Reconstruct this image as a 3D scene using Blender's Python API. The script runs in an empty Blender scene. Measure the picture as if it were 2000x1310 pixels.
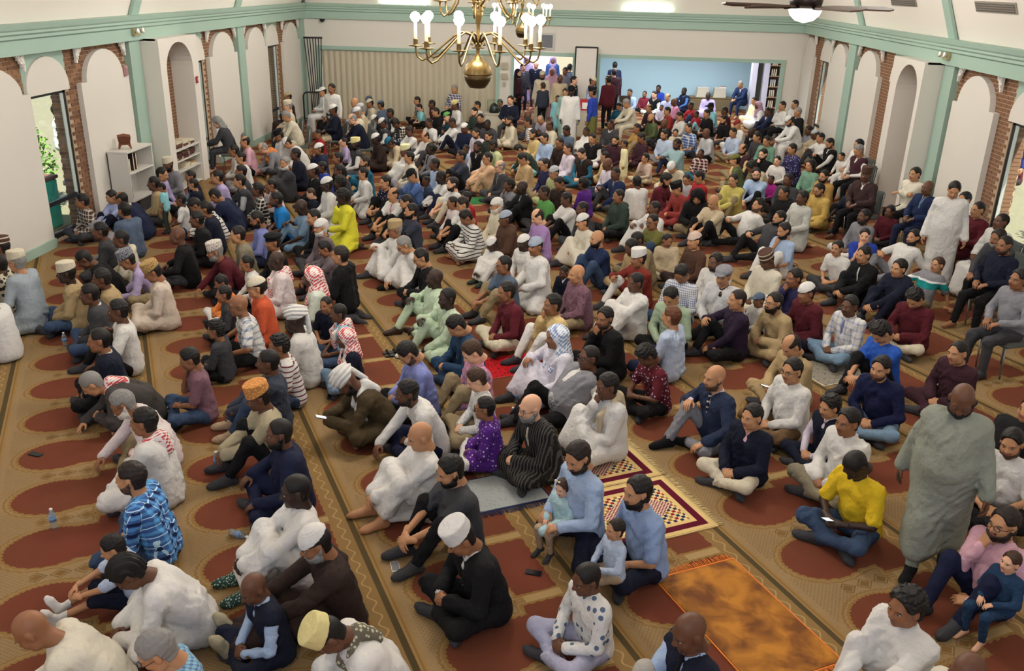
import bpy, math, random, re
import numpy as np
from mathutils import Vector, Matrix
random.seed(7)
SC = bpy.context.scene
COL = SC.collection

# ------------------------------------------------------------------ camera, world, lights, exposure
CAM_H = 4.85          # eye height in plan units; one plan unit is K metres
K = 0.90
FPX = 1730.4
PITCH, YAW, ROLL = math.radians(21.819), math.radians(-3.239), math.radians(1.577)
def cam_axes():
    cp, sp, cy, sy = math.cos(PITCH), math.sin(PITCH), math.cos(YAW), math.sin(YAW)
    f = np.array([sy*cp, cy*cp, -sp]); r = np.array([cy, -sy, 0.0]); u = np.cross(r, f)
    c, s = math.cos(ROLL), math.sin(ROLL)
    return c*r + s*u, -s*r + c*u, f
CR, CU, CF = cam_axes()
EYE = np.array([0, 0, CAM_H])
def at(px, py, z=0.0):
    """point of the height z seen at a pixel of the 2000 x 1310 photograph"""
    d = CF + CR*(px-1000)/FPX - CU*(py-655)/FPX
    return EYE + d*((z-CAM_H)/d[2])
def on_x(px, py, x):
    d = CF + CR*(px-1000)/FPX - CU*(py-655)/FPX
    return EYE + d*(x/d[0])
def on_y(px, py, y):
    d = CF + CR*(px-1000)/FPX - CU*(py-655)/FPX
    return EYE + d*(y/d[1])
cd = bpy.data.cameras.new('camera'); cam = bpy.data.objects.new('camera', cd); COL.objects.link(cam)
cd.sensor_width = 36.0; cd.lens = 36.0*FPX/2000.0; cd.clip_start = 0.05; cd.clip_end = 300
m = Matrix.Identity(4)
for i in range(3):
    m[i][0], m[i][1], m[i][2], m[i][3] = CR[i], CU[i], -CF[i], EYE[i]*K
cam.matrix_world = m
SC.camera = cam
SC.view_settings.view_transform = 'Standard'; SC.view_settings.look = 'None'
SC.view_settings.gamma = 1.0; SC.view_settings.use_curve_mapping = False
SC.view_settings.exposure = 0.10

w = bpy.data.worlds.new('sky'); SC.world = w; w.use_nodes = True
nt = w.node_tree; bg = nt.nodes['Background']
sky = nt.nodes.new('ShaderNodeTexSky'); sky.sky_type = 'HOSEK_WILKIE'; sky.turbidity = 4.0; sky.sun_direction = (0.3, 0.5, 0.8)
nt.links.new(sky.outputs[0], bg.inputs[0]); bg.inputs[1].default_value = 6.0

def lamp(name, kind, loc, energy, color=(1, 1, 1), rot=(0, 0, 0), **kw):
    d = bpy.data.lights.new(name, kind); d.energy = energy*(K*K if kind != 'SUN' else 1); d.color = color
    for k, v in kw.items(): setattr(d, k, v*K if k in ('size', 'size_y', 'shadow_soft_size') else v)
    o = bpy.data.objects.new(name, d); COL.objects.link(o); o.location = tuple(v*K for v in loc); o.rotation_euler = rot
    return o
sun = lamp('sun', 'SUN', (0, 0, 20), 11.0, (1, .96, .9), (math.radians(35), math.radians(12), 0), angle=0.02)
# lamps of the hall: the chandeliers on the middle line and added fill lights, unseen high under the roof
for yy, en in ((-1.5, 420), (10.0, 520), (22.5, 560)):
    lamp('chandelier_light', 'POINT', (-1.05, yy, 5.2), en, (1.0, .95, .87), shadow_soft_size=.45)
for yy, en in ((4.5, 130), (12.0, 200), (19.0, 240), (26.5, 260)):
    for xx in (-5.6, 4.0):
        lamp('fill_light', 'POINT', (xx, yy, 5.6), en, (1.0, .97, .92), shadow_soft_size=.5)
lamp('annex_light', 'AREA', (4.0, 35.4, 2.85), 430, (.90, .95, 1.0), (0, 0, 0), shape='RECTANGLE', size=6.0, size_y=3.4)
lamp('lobby_light', 'AREA', (-1.3, 36.5, 2.85), 160, (.93, .90, 1.0), (0, 0, 0), shape='RECTANGLE', size=2.4, size_y=5.0)

# ------------------------------------------------------------------ helpers
def srgb(h):
    h = h.lstrip('#'); v = [int(h[i:i+2], 16)/255 for i in (0, 2, 4)]
    return tuple((c/12.92 if c <= .04045 else ((c+.055)/1.055)**2.4) for c in v) + (1.0,)
MATS = {}
def mat(name, col, rough=.6, metal=0.0, bump=None, emit=None, spec=.5, trans=0.0):
    if name in MATS: return MATS[name]
    m = bpy.data.materials.new(name); m.use_nodes = True; MATS[name] = m
    b = m.node_tree.nodes['Principled BSDF']
    b.inputs['Base Color'].default_value = srgb(col) if isinstance(col, str) else col
    b.inputs['Roughness'].default_value = rough; b.inputs['Metallic'].default_value = metal
    b.inputs['Specular IOR Level'].default_value = spec
    if trans: b.inputs['Transmission Weight'].default_value = trans
    if emit:
        b.inputs['Emission Color'].default_value = srgb(emit[0]); b.inputs['Emission Strength'].default_value = emit[1]
    if bump:
        N = m.node_tree.nodes; L = m.node_tree.links
        tc = N.new('ShaderNodeTexCoord'); nz = N.new('ShaderNodeTexNoise'); bp = N.new('ShaderNodeBump')
        nz.inputs['Scale'].default_value = bump[0]; nz.inputs['Detail'].default_value = 3
        bp.inputs['Strength'].default_value = bump[1]; bp.inputs['Distance'].default_value = bump[2] if len(bump) > 2 else .01
        L.new(tc.outputs['Object'], nz.inputs['Vector']); L.new(nz.outputs[0], bp.inputs['Height']); L.new(bp.outputs[0], b.inputs['Normal'])
    return m
def nd(m, t, **kw):
    n = m.node_tree.nodes.new(t)
    for k, v in kw.items(): setattr(n, k, v)
    return n
class Mx:
    """tiny expression builder for math nodes"""
    def __init__(s, m): s.m = m; s.L = m.node_tree.links
    def f(s, op, a, b=None, c=None):
        n = nd(s.m, 'ShaderNodeMath', operation=op)
        for i, v in enumerate((a, b, c)):
            if v is None: continue
            if isinstance(v, (int, float)): n.inputs[i].default_value = v
            else: s.L.new(v, n.inputs[i])
        return n.outputs[0]
    def mix(s, fac, a, b):
        n = nd(s.m, 'ShaderNodeMix', data_type='RGBA')
        for i, v in ((0, fac), (6, a), (7, b)):
            if isinstance(v, (int, float)): n.inputs[i].default_value = v
            elif isinstance(v, tuple): n.inputs[i].default_value = v
            elif isinstance(v, str): n.inputs[i].default_value = srgb(v)
            else: s.L.new(v, n.inputs[i])
        return n.outputs[2]

def mesh_from(name, V, F, mats=(), smooth=False, midx=None):
    """V (n,3) array, F list/array of polygons (all quads or all tris if array)"""
    me = bpy.data.meshes.new(name)
    V = np.asarray(V, np.float32)
    if isinstance(F, np.ndarray):
        k = F.shape[1]; nf = len(F)
        me.vertices.add(len(V)); me.vertices.foreach_set('co', V.ravel())
        me.loops.add(nf*k); me.loops.foreach_set('vertex_index', F.astype(np.int32).ravel())
        me.polygons.add(nf)
        me.polygons.foreach_set('loop_start', np.arange(0, nf*k, k, dtype=np.int32))
        me.update(calc_edges=True)
    else:
        me.from_pydata([tuple(v) for v in V], [], F)
    for mt in mats: me.materials.append(mt)
    if midx is not None: me.polygons.foreach_set('material_index', np.asarray(midx, np.int32))
    me.polygons.foreach_set('use_smooth', np.full(len(me.polygons), bool(smooth)))
    me.update()
    return me
def link(name, me, parent=None, loc=None, rot=None):
    o = bpy.data.objects.new(name, me); COL.objects.link(o)
    if parent is not None: o.parent = parent
    if loc is not None: o.location = loc
    if rot is not None: o.rotation_euler = rot
    return o
def empty(name, loc=(0, 0, 0), rz=0.0):
    o = bpy.data.objects.new(name, None); COL.objects.link(o); o.location = loc; o.rotation_euler = (0, 0, rz); o.empty_display_size = .1
    return o
def tag(o, label=None, cat=None, group=None, kind=None):
    if label: o['label'] = label
    if cat: o['category'] = cat
    if group: o['group'] = group
    if kind: o['kind'] = kind
    return o
class MB:
    """collects boxes, prisms, tubes and lathes; build() makes one mesh object"""
    def __init__(s): s.V = []; s.F = []; s.sm = []
    def add(s, V, F, smooth=False):
        b = len(s.V); s.V += [tuple(v) for v in V]
        for f in F: s.F.append([b+i for i in f]); s.sm.append(smooth)
        return s
    def box(s, lo, hi, M=None):
        (a, b, c), (d, e, f) = lo, hi
        V = [(a,b,c),(d,b,c),(d,e,c),(a,e,c),(a,b,f),(d,b,f),(d,e,f),(a,e,f)]
        if M is not None: V = [tuple(M @ Vector(v)) for v in V]
        return s.add(V, [(3,2,1,0),(4,5,6,7),(0,1,5,4),(1,2,6,5),(2,3,7,6),(3,0,4,7)])
    def bbox(s, lo, hi, r=.01, M=None):
        """box with chamfered edges"""
        (a, b, c), (d, e, f) = lo, hi
        r = min(r, (d-a)*.45, (e-b)*.45, (f-c)*.45)
        bm = __import__('bmesh').new()
        bmesh = __import__('bmesh')
        bmesh.ops.create_cube(bm, size=1.0)
        for v in bm.verts:
            v.co = Vector(((a+d)/2 + v.co.x*(d-a), (b+e)/2 + v.co.y*(e-b), (c+f)/2 + v.co.z*(f-c)))
        bmesh.ops.bevel(bm, geom=bm.edges[:], offset=r, segments=2, affect='EDGES')
        V = [(M @ v.co) if M is not None else v.co.copy() for v in bm.verts]
        bm.verts.index_update()
        s.add(V, [[v.index for v in p.verts] for p in bm.faces]); bm.free()
        return s
    def prism(s, pts, h0, h1, axis='z', M=None):
        """pts 2-D outline extruded along an axis between h0 and h1"""
        n = len(pts)
        def P(p, h):
            v = {'z': (p[0], p[1], h), 'x': (h, p[0], p[1]), 'y': (p[0], h, p[1])}[axis]
            return tuple(M @ Vector(v)) if M is not None else v
        V = [P(p, h0) for p in pts] + [P(p, h1) for p in pts]
        F = [tuple(range(n))[::-1], tuple(range(n, 2*n))] + [(i, (i+1) % n, n+(i+1) % n, n+i) for i in range(n)]
        return s.add(V, F)
    def tube(s, pts, r, n=8, closed=False, cap=True):
        pts = [Vector(p) for p in pts]; R = r if isinstance(r, (list, tuple)) else [r]*len(pts)
        V = []; F = []
        up = None; m = len(pts)
        for i, p in enumerate(pts):
            a = pts[(i-1) % m] if (closed or i > 0) else p; b = pts[(i+1) % m] if (closed or i < m-1) else p
            t = (b-a).normalized()
            if up is None: up = Vector((0, 0, 1)) if abs(t.z) < .9 else Vector((1, 0, 0))
            x = t.cross(up); x = x.normalized() if x.length > 1e-6 else t.orthogonal().normalized()
            y = x.cross(t); up = y
            for k in range(n):
                q = 2*math.pi*k/n; V.append(p + (x*math.cos(q) + y*math.sin(q))*R[i])
        for i in range(m if closed else m-1):
            j = (i+1) % m
            for k in range(n):
                F.append((i*n+k, i*n+(k+1) % n, j*n+(k+1) % n, j*n+k))
        if cap and not closed: F += [tuple(range(n))[::-1], tuple((m-1)*n+k for k in range(n))]
        return s.add(V, F, True)
    def lathe(s, prof, c=(0, 0, 0), n=24):
        """prof list of (radius, z)"""
        V = []; F = []
        for r, z in prof:
            for k in range(n):
                q = 2*math.pi*k/n; V.append((c[0]+r*math.cos(q), c[1]+r*math.sin(q), c[2]+z))
        for i in range(len(prof)-1):
            for k in range(n): F.append((i*n+k, i*n+(k+1) % n, (i+1)*n+(k+1) % n, (i+1)*n+k))
        F += [tuple(range(n))[::-1], tuple((len(prof)-1)*n+k for k in range(n))]
        return s.add(V, F, True)
    def mesh(s, name, m):
        me = bpy.data.meshes.new(name); me.from_pydata(s.V, [], s.F)
        me.materials.append(m)
        me.polygons.foreach_set('use_smooth', s.sm); me.update()
        return me
    def build(s, name, m, parent=None, loc=None, rot=None):
        return link(name, s.mesh(name, m), parent, loc, rot)
def part(mb, name, m, parent, label=None):
    o = mb.build(name, m, parent)
    if label: o['label'] = label
    return o
def struct(o): o['kind'] = 'structure'; return o

# ------------------------------------------------------------------ the hall
XL, XR, YB, YF = -9.48, 7.9, 32.4, -1.5
WHITE = mat('wall_paint', 'd2cdc4', .9, bump=(40, .05, .004)); GREEN = mat('green_paint', '9ab3a5', .55, spec=.35)
MORTAR = mat('mortar', 'b09a80', .95, bump=(60, .4, .01)); BLACKM = mat('black_metal', '17181a', .4)
BRICKM = [mat('brick_'+str(i), c, .9, bump=(90, .5, .006)) for i, c in enumerate(('7d583f', '6c4934', '8c6547', '744f39'))]
CEILW = mat('ceiling_paint', 'ddd6cc', .9)
# carpet: rows of arched niches laid towards the qibla
def carpet_mat():
    m = mat('prayer_carpet', 'a07c48', .97, spec=.08)
    x = Mx(m); L = m.node_tree.links; b = m.node_tree.nodes['Principled BSDF']
    tc = nd(m, 'ShaderNodeTexCoord').outputs['Object']; sp = nd(m, 'ShaderNodeSeparateXYZ'); L.new(tc, sp.inputs[0]); X, Y, _ = sp.outputs
    t = math.radians(27.0); su, cu = math.sin(t), math.cos(t)
    a = x.f('SUBTRACT', x.f('MULTIPLY', X, su), x.f('MULTIPLY', Y, cu)); q = x.f('ADD', x.f('MULTIPLY', X, -cu), x.f('MULTIPLY', Y, -su))
    PA, PB = .893, 1.62
    row = x.f('DIVIDE', x.f('ADD', q, 1.5), PB)
    fa = x.f('MULTIPLY', x.f('SUBTRACT', x.f('FRACT', x.f('DIVIDE', x.f('ADD', a, 7.77+PA/2), PA)), .5), PA)        # -.45 .. .45 across a niche
    fb = x.f('MULTIPLY', x.f('FRACT', row), PB)                                                                   # 0 at the back seam .. 1.62 at the front seam
    aa = x.f('ABSOLUTE', fa)
    n1 = nd(m, 'ShaderNodeTexNoise'); n1.inputs['Scale'].default_value = 26; L.new(tc, n1.inputs['Vector'])
    n2 = nd(m, 'ShaderNodeTexNoise'); n2.inputs['Scale'].default_value = 1.3; L.new(tc, n2.inputs['Vector'])
    n3_ = nd(m, 'ShaderNodeTexNoise'); n3_.inputs['Scale'].default_value = 220; L.new(tc, n3_.inputs['Vector'])
    # the arch: an oval head, a neck and a wide foot
    ex = x.f('DIVIDE', fa, .315); ey = x.f('DIVIDE', x.f('SUBTRACT', fb, .95), .40)
    oval = x.f('MULTIPLY', x.f('SUBTRACT', x.f('SQRT', x.f('ADD', x.f('MULTIPLY', ex, ex), x.f('MULTIPLY', ey, ey))), 1), .33)
    foot = x.f('MAXIMUM', x.f('SUBTRACT', aa, .385), x.f('MAXIMUM', x.f('SUBTRACT', fb, .56), x.f('SUBTRACT', .16, fb)))
    neck = x.f('MAXIMUM', x.f('SUBTRACT', aa, .27), x.f('MAXIMUM', x.f('SUBTRACT', fb, .95), x.f('SUBTRACT', .2, fb)))
    sd = x.f('MINIMUM', oval, x.f('MINIMUM', foot, neck))
    ang = x.f('ARCTAN2', ex, ey)
    sd = x.f('ADD', sd, x.f('MULTIPLY', x.f('ABSOLUTE', x.f('SINE', x.f('ADD', x.f('MULTIPLY', ang, 19), x.f('MULTIPLY', fb, 20)))), .013))
    sd = x.f('ADD', sd, x.f('MULTIPLY', x.f('SUBTRACT', n1.outputs[0], .5), .022))
    sandy, gold, dark, red, olive = '9c8462', '87704c', '6e5632', '66352a', '4d442e'
    c = x.mix(n1.outputs[0], sandy, '8e7654')
    # woven mesh ground near the front seam
    weave = x.f('GREATER_THAN', x.f('MULTIPLY', x.f('SINE', x.f('MULTIPLY', a, 150)), x.f('SINE', x.f('MULTIPLY', q, 150))), .1)
    zone = x.f('MULTIPLY', x.f('GREATER_THAN', x.f('ADD', x.f('MULTIPLY', aa, 1.5), fb), 1.62), x.f('LESS_THAN', fb, 1.44))
    c = x.mix(x.f('MULTIPLY', x.f('MULTIPLY', weave, zone), .55), c, '7d6542')
    # band of medallions between two niches
    med = x.f('MULTIPLY', x.f('GREATER_THAN', aa, .36), x.f('MULTIPLY', x.f('GREATER_THAN', fb, .56), x.f('LESS_THAN', fb, 1.10)))
    hx = x.f('SUBTRACT', x.f('FRACT', x.f('DIVIDE', fb, .19)), .5); hy = x.f('DIVIDE', x.f('SUBTRACT', aa, .4465), .19)
    hd = x.f('ADD', x.f('ABSOLUTE', hx), x.f('MULTIPLY', x.f('ABSOLUTE', hy), 1.2))
    c = x.mix(x.f('MULTIPLY', med, x.f('LESS_THAN', hd, .30)), c, '7c6038')
    c = x.mix(x.f('MULTIPLY', med, x.f('MULTIPLY', x.f('GREATER_THAN', hd, .40), x.f('LESS_THAN', hd, .47))), c, dark)
    # fringe of the arch, arch, stripes and seam
    c = x.mix(x.f('MULTIPLY', x.f('LESS_THAN', sd, .062), x.f('GREATER_THAN', sd, .043)), c, '8a6b3e')
    c = x.mix(x.f('LESS_THAN', sd, .026), c, '8d6f40')
    c = x.mix(x.f('LESS_THAN', sd, .0), c, x.mix(n2.outputs[0], '763f30', red))
    c = x.mix(x.f('MULTIPLY', x.f('GREATER_THAN', aa, .405), x.f('LESS_THAN', fb, .50)), c, 'ab9064')
    sq = x.f('ADD', .075, x.f('MULTIPLY', x.f('SINE', x.f('MULTIPLY', a, 34)), .026))
    c = x.mix(x.f('LESS_THAN', fb, .155), c, '8b7048')
    c = x.mix(x.f('LESS_THAN', x.f('ABSOLUTE', x.f('SUBTRACT', fb, sq)), .008), c, 'ad9264')
    c = x.mix(x.f('GREATER_THAN', fb, 1.50), c, '96794e')
    c = x.mix(x.f('GREATER_THAN', fb, 1.525), c, '86693c')
    c = x.mix(x.f('GREATER_THAN', fb, 1.545), c, '96794e')
    c = x.mix(x.f('GREATER_THAN', fb, 1.565), c, olive)
    c = x.mix(x.f('MULTIPLY', x.f('SUBTRACT', n2.outputs[0], .35), .5), c, '6a4e2c')
    c = x.mix(x.f('MULTIPLY', n3_.outputs[0], .22), c, '4a351e')
    L.new(c, b.inputs['Base Color'])
    bp = nd(m, 'ShaderNodeBump'); bp.inputs['Strength'].default_value = .5; bp.inputs['Distance'].default_value = .006
    L.new(n3_.outputs[0], bp.inputs['Height']); L.new(bp.outputs[0], b.inputs['Normal'])
    return m
b = MB(); b.box((XL-.6, YF, -.12), (XR+.6, 39.6, 0)); b.box((-3.2, 39.6, -.12), (3.0, 46, 0))
struct(b.build('floor', carpet_mat()))

def arch_pts(y0, y1, zs, za, inset, n=14):
    """outline of a panel with shoulders and a round head"""
    c = (y0+y1)/2; r = (y1-y0)/2-inset
    P = [(y0, 0), (y1, 0), (y1, zs)]
    if inset > 0: P.append((y1-inset, zs))
    for i in range(1, n):
        q = math.pi*i/n; P.append((c+r*math.cos(q), zs+(za-zs)*math.sin(q)))
    if inset > 0: P.append((y0+inset, zs))
    P.append((y0, zs))
    return P
def in_arch(y, z, y0, y1, zs, za, inset):
    if y < y0 or y > y1: return False
    if z < zs: return True
    c = (y0+y1)/2; r = (y1-y0)/2-inset
    return abs(y-c) < r and z < zs+(za-zs)*math.sqrt(max(0, 1-((y-c)/r)**2))
BR = MB(); BR.box((-.012, -.1, -.031), (.012, .1, .031))
BRM = [BR.mesh('brick', mm) for mm in BRICKM]
def side_wall(name, X, sg, panels, windows, pil, bay, y_near):
    """sg=+1: the wall's face looks to +x"""
    xb = X-.12*sg                           # brick face behind the panels
    lo, hi = sorted((xb, xb-.30*sg))
    b = MB(); ys = y_near
    for (w0, w1, z0, z1) in sorted(windows):
        b.box((lo, ys, 0), (hi, w0, 3.98)); b.box((lo, w0, z1), (hi, w1, 3.98)); b.box((lo, w0, 0), (hi, w1, z0)); ys = w1
    b.box((lo, ys, 0), (hi, YB, 3.98))
    wall = struct(b.build(name, MORTAR))
    for (y0, y1) in panels:
        p = MB(); p.prism(arch_pts(y0, y1, 2.78, 3.36, .22), min(X, xb), max(X, xb), 'x')
        part(p, 'arched_panel', WHITE, wall)
    for (y0, y1) in pil:
        p = MB(); p.box((min(X+.03*sg, xb), y0, 0), (max(X+.03*sg, xb), y1, 3.5)); part(p, 'pilaster', GREEN, wall)
    # bricks
    spots = []
    nz = int(3.45/.076)
    for k in range(nz):
        z = .045+k*.076; y = y_near+(.108 if k % 2 else 0)
        while y < YB-.1:
            if not any(w0-.09 < y < w1+.09 and z > z0-.03 for (w0, w1, z0, z1) in windows):
                hid = False
                for (y0, y1) in panels:
                    g = .06
                    if in_arch(y, z, y0+g+.1, y1-g-.1, 2.78-.06, 3.36-.06, .22) : hid = True
                if any(p0-.02 < y < p1+.02 for p0, p1 in pil): hid = True
                if bay and (bay[0]+.1 < y < bay[1]-.1) and not (bay[2]-.1 < y < bay[3]+.2 and z > .3): hid = True
                if not hid: spots.append((y, z))
            y += .216
    spots = [(y, z, 0) for y, z in spots]
    for (w0, w1, z0, z1) in windows:        # brick return outside the pane, on the far side of the opening
        for k in range(int(z1/.076)):
            spots.append((w1, .045+k*.076, .165+(.02 if k % 2 else 0)))
    spots.sort(key=lambda s: math.hypot(s[0], X)+(.0 if not s[2] else -.4))
    rng = random.Random(5)
    rest = MB()
    for i, (y, z, e_) in enumerate(spots):
        if e_:
            if i < 300: link('brick', BRM[rng.randrange(4)], wall, (xb-sg*(e_+.02), y-.004, z), (0, 0, math.pi/2))
            else: rest.box((xb-sg*(e_+.02)-.1, y-.016, z-.031), (xb-sg*(e_+.02)+.1, y+.01, z+.031))
        elif i < 300:
            o = link('brick', BRM[rng.randrange(4)], wall, (xb+.006*sg+rng.uniform(-.002, .002), y, z))
        else: rest.box((xb-.01, y-.1, z-.031), (xb+.01+rng.uniform(-.002, .002), y+.1, z+.031))
    if rest.V:
        o = rest.build('brick_courses', BRICKM[0], wall); o['kind'] = 'stuff'
    # windows: dark frame, mullion, pane, arched head on a green ground
    for n, (w0, w1, z0, z1) in enumerate(windows):
        wd = empty('window_%d' % (n+1 if sg > 0 else n+4)); wd['kind'] = 'structure'; wd.parent = None
        f = MB(); xa, xc = xb-.07*sg, xb-.015*sg; l_, h_ = min(xa, xc), max(xa, xc); t = .06
        f.box((l_, w0, z0), (h_, w0+t, z1)); f.box((l_, w1-t*1.6, z0), (h_, w1, z1)); f.box((l_, w0, z1-t), (h_, w1, z1)); f.box((l_, w0, z0), (h_, w1, z0+t*1.6)); f.box((l_, w0, z0+.62), (h_, w1, z0+.70))
        part(f, 'window_frame', BLACKM, wd)
        f = MB(); f.box((l_+.005, w1-t*1.85, z0+.1), (h_+.012, w1-t*1.6, z1-t)); part(f, 'bright_jamb', mat('alu', 'c9cbc8', .35, .6), wd)
        for za, zb in ((z0+t*1.6, z0+.62), (z0+.70, z1-t)):
            g = MB(); g.box(((l_+h_)/2-.004, w0+t, za), ((l_+h_)/2+.004, w1-t*1.6, zb)); part(g, 'pane', PANE, wd)
        g = MB(); g.box((min(xb, xb+.02*sg), w0-.06, z1), (max(xb, xb+.02*sg), w1+.06, 3.5)); part(g, 'head_ground', GREEN, wd)
        g = MB(); P = [(p, q+z1) for p, q in [(w0-.05, 0), (w1+.05, 0)]]
        c, r = (w0+w1)/2, (w1-w0)/2+.05
        P += [(c+r*math.cos(math.pi*i/14), z1+.08+.56*math.sin(math.pi*i/14)) for i in range(15)]
        g.prism(P, min(xb+.02*sg, xb+.07*sg), max(xb+.02*sg, xb+.07*sg), 'x'); part(g, 'arched_head', WHITE, wd)
    # corbel brackets at the springing of the cornice
    for (y0, y1) in panels:
        for yy, s in ((y0-.02, 1), (y1+.02, -1)):
            if yy < y_near+.3 or yy > YB-.3: continue
            br = MB()
            O = [(0, 0), (.30, 0), (.30, -.05), (.24, -.07), (.25, -.12), (.18, -.13), (.17, -.19), (.11, -.20), (.11, -.27), (.06, -.28), (.05, -.36), (0, -.36)]
            br.prism([(yy+s*p*.75, 3.45+q*.8) for p, q in O], min(X-.06*sg, X-.01*sg), max(X-.06*sg, X-.01*sg), 'x')
            for (cy, cz, r) in ((.085, -.085, .055), (.20, -.055, .035), (.05, -.22, .035)):
                br.tube([(X-.005*sg, yy+s*(cy+r*math.cos(q*.63))*.75, 3.45+(cz+r*math.sin(q*.63))*.8) for q in range(10)], .011, 5, closed=True)
            part(br, 'scroll_bracket', mat('white_wood', 'dedad2', .6), wall)
    if bay:
        y0, y1, n0, n1 = bay
        xf = X+.43*sg
        p = MB(); c = (n0+n1)/2; r = (n1-n0)/2
        # front skin with an arched opening: left pier, right pier, head
        l_, h_ = min(xf, xf-.06*sg), max(xf, xf-.06*sg)
        p.box((l_, y0, 0), (h_, n0, 3.46)); p.box((l_, n1, 0), (h_, y1, 3.46))
        for i in range(16):
            q0, q1 = math.pi*i/16, math.pi*(i+1)/16
            a, e = c+r*math.cos(q0), c+r*math.cos(q1); za, ze = 2.75+.60*math.sin(q0), 2.75+.60*math.sin(q1)
            p.prism([(a, za), (a, 3.46), (e, 3.46), (e, ze)], l_, h_, 'x')
        for yy in (y0, y1-.06): p.box((min(xf-.06*sg, xb), yy, 0), (max(xf-.06*sg, xb), yy+.06, 3.46))
        # reveals of the niche and its vaulted soffit
        a, e = min(xf-.06*sg, xb), max(xf-.06*sg, xb)
        p.box((a, n0-.04, 0), (e, n0, 2.76)); p.box((a, n1, 0), (e, n1+.04, 2.76))
        for i in range(16):
            q0, q1 = math.pi*i/16, math.pi*(i+1)/16
            A_, E_ = (c+r*math.cos(q0), 2.75+.60*math.sin(q0)), (c+r*math.cos(q1), 2.75+.60*math.sin(q1))
            p.prism([A_, (A_[0], A_[1]+.05), (E_[0], E_[1]+.05), E_], a, e, 'x')
        p.box((a, y0, 3.42), (e, y1, 3.46))
        part(p, 'niche_bay', WHITE, wall)
    return wall
PANE = bpy.data.materials.new('window_glass'); PANE.use_nodes = True
_n = PANE.node_tree; _n.nodes.clear()
_o = _n.nodes.new('ShaderNodeOutputMaterial'); _mx = _n.nodes.new('ShaderNodeMixShader'); _t = _n.nodes.new('ShaderNodeBsdfTransparent'); _g = _n.nodes.new('ShaderNodeBsdfGlossy'); _fr = _n.nodes.new('ShaderNodeMath')
_g.inputs['Roughness'].default_value = .02; _t.inputs[0].default_value = (.93, .97, .95, 1); _fr.operation = 'MULTIPLY'; _fr.inputs[1].default_value = .25; _lw = _n.nodes.new('ShaderNodeLayerWeight'); _lw.inputs[0].default_value = .25; _n.links.new(_lw.outputs['Facing'], _fr.inputs[0])
_n.links.new(_fr.outputs[0], _mx.inputs[0]); _n.links.new(_t.outputs[0], _mx.inputs[1]); _n.links.new(_g.outputs[0], _mx.inputs[2]); _n.links.new(_mx.outputs[0], _o.inputs[0])
wl = side_wall('wall_left', XL, 1, [(12.6, 15.45), (17.19, 19.15), (23.7, 25.75), (26.42, 28.4), (30.05, 31.88)], [(15.5, 16.80, .06, 2.72), (22.35, 23.45, .06, 2.74), (28.5, 29.62, .06, 2.74)], [(19.28, 19.78), (25.82, 26.34), (31.95, 32.4)], (19.8, 21.9, 20.10, 21.55), 12.6)
wr = side_wall('wall_right', XR, -1, [(12.4, 14.6), (17.45, 19.4), (24.28, 26.3), (27.12, 29.05), (31.0, 32.35)], [(15.45, 16.9, .06, 2.72), (22.5, 23.5, .06, 2.74), (29.2, 30.25, .06, 2.74)], [(19.56, 20.08), (26.42, 27.1)], (20.11, 22.05, 20.30, 21.62), 12.4)
# plain stretches of the side walls beside the viewer
for nm, X, sg, yn in (('wall_left_near', XL, 1, 12.6), ('wall_right_near', XR, -1, 12.4)):
    b = MB(); b.box((min(X, X-.37*sg), YF, 0), (max(X, X-.37*sg), yn, 3.98)); struct(b.build(nm, WHITE))
b = MB(); b.box((XL-.4, YF-.2, 0), (XR+.4, YF, 2.2)); struct(b.build('wall_front', WHITE))
# baseboards
for nm, X, sg, yy in (('baseboard_left', XL, 1, [(YF, 15.45), (17.19, 19.78), (23.7, 28.4), (30.05, 32.4)]), ('baseboard_right', XR, -1, [(YF, 14.6), (17.45, 20.08), (24.28, 29.05), (31.0, 32.4)])):
    b = MB()
    for a, e in yy: b.box((min(X, X+.035*sg), a, 0), (max(X, X+.035*sg), e, .17))
    struct(b.build(nm, GREEN))
# cornice round the hall
PR = [(-.30, 3.45), (.10, 3.45), (.10, 3.69), (.15, 3.72), (.15, 3.77), (.185, 3.80), (.185, 3.84), (.21, 3.87), (.24, 3.96), (-.30, 3.96)]
b = MB(); b.prism([(XL+p, q) for p, q in PR], YF, YB+.2, 'y'); struct(b.build('trim_1', GREEN))
b = MB(); b.prism([(XR-p, q) for p, q in PR], YF, YB+.2, 'y'); struct(b.build('trim_2', GREEN))
b = MB(); b.prism([(YB-p, q) for p, q in PR], XL-.2, XR+.2, 'x'); struct(b.build('trim_3', GREEN))
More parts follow.
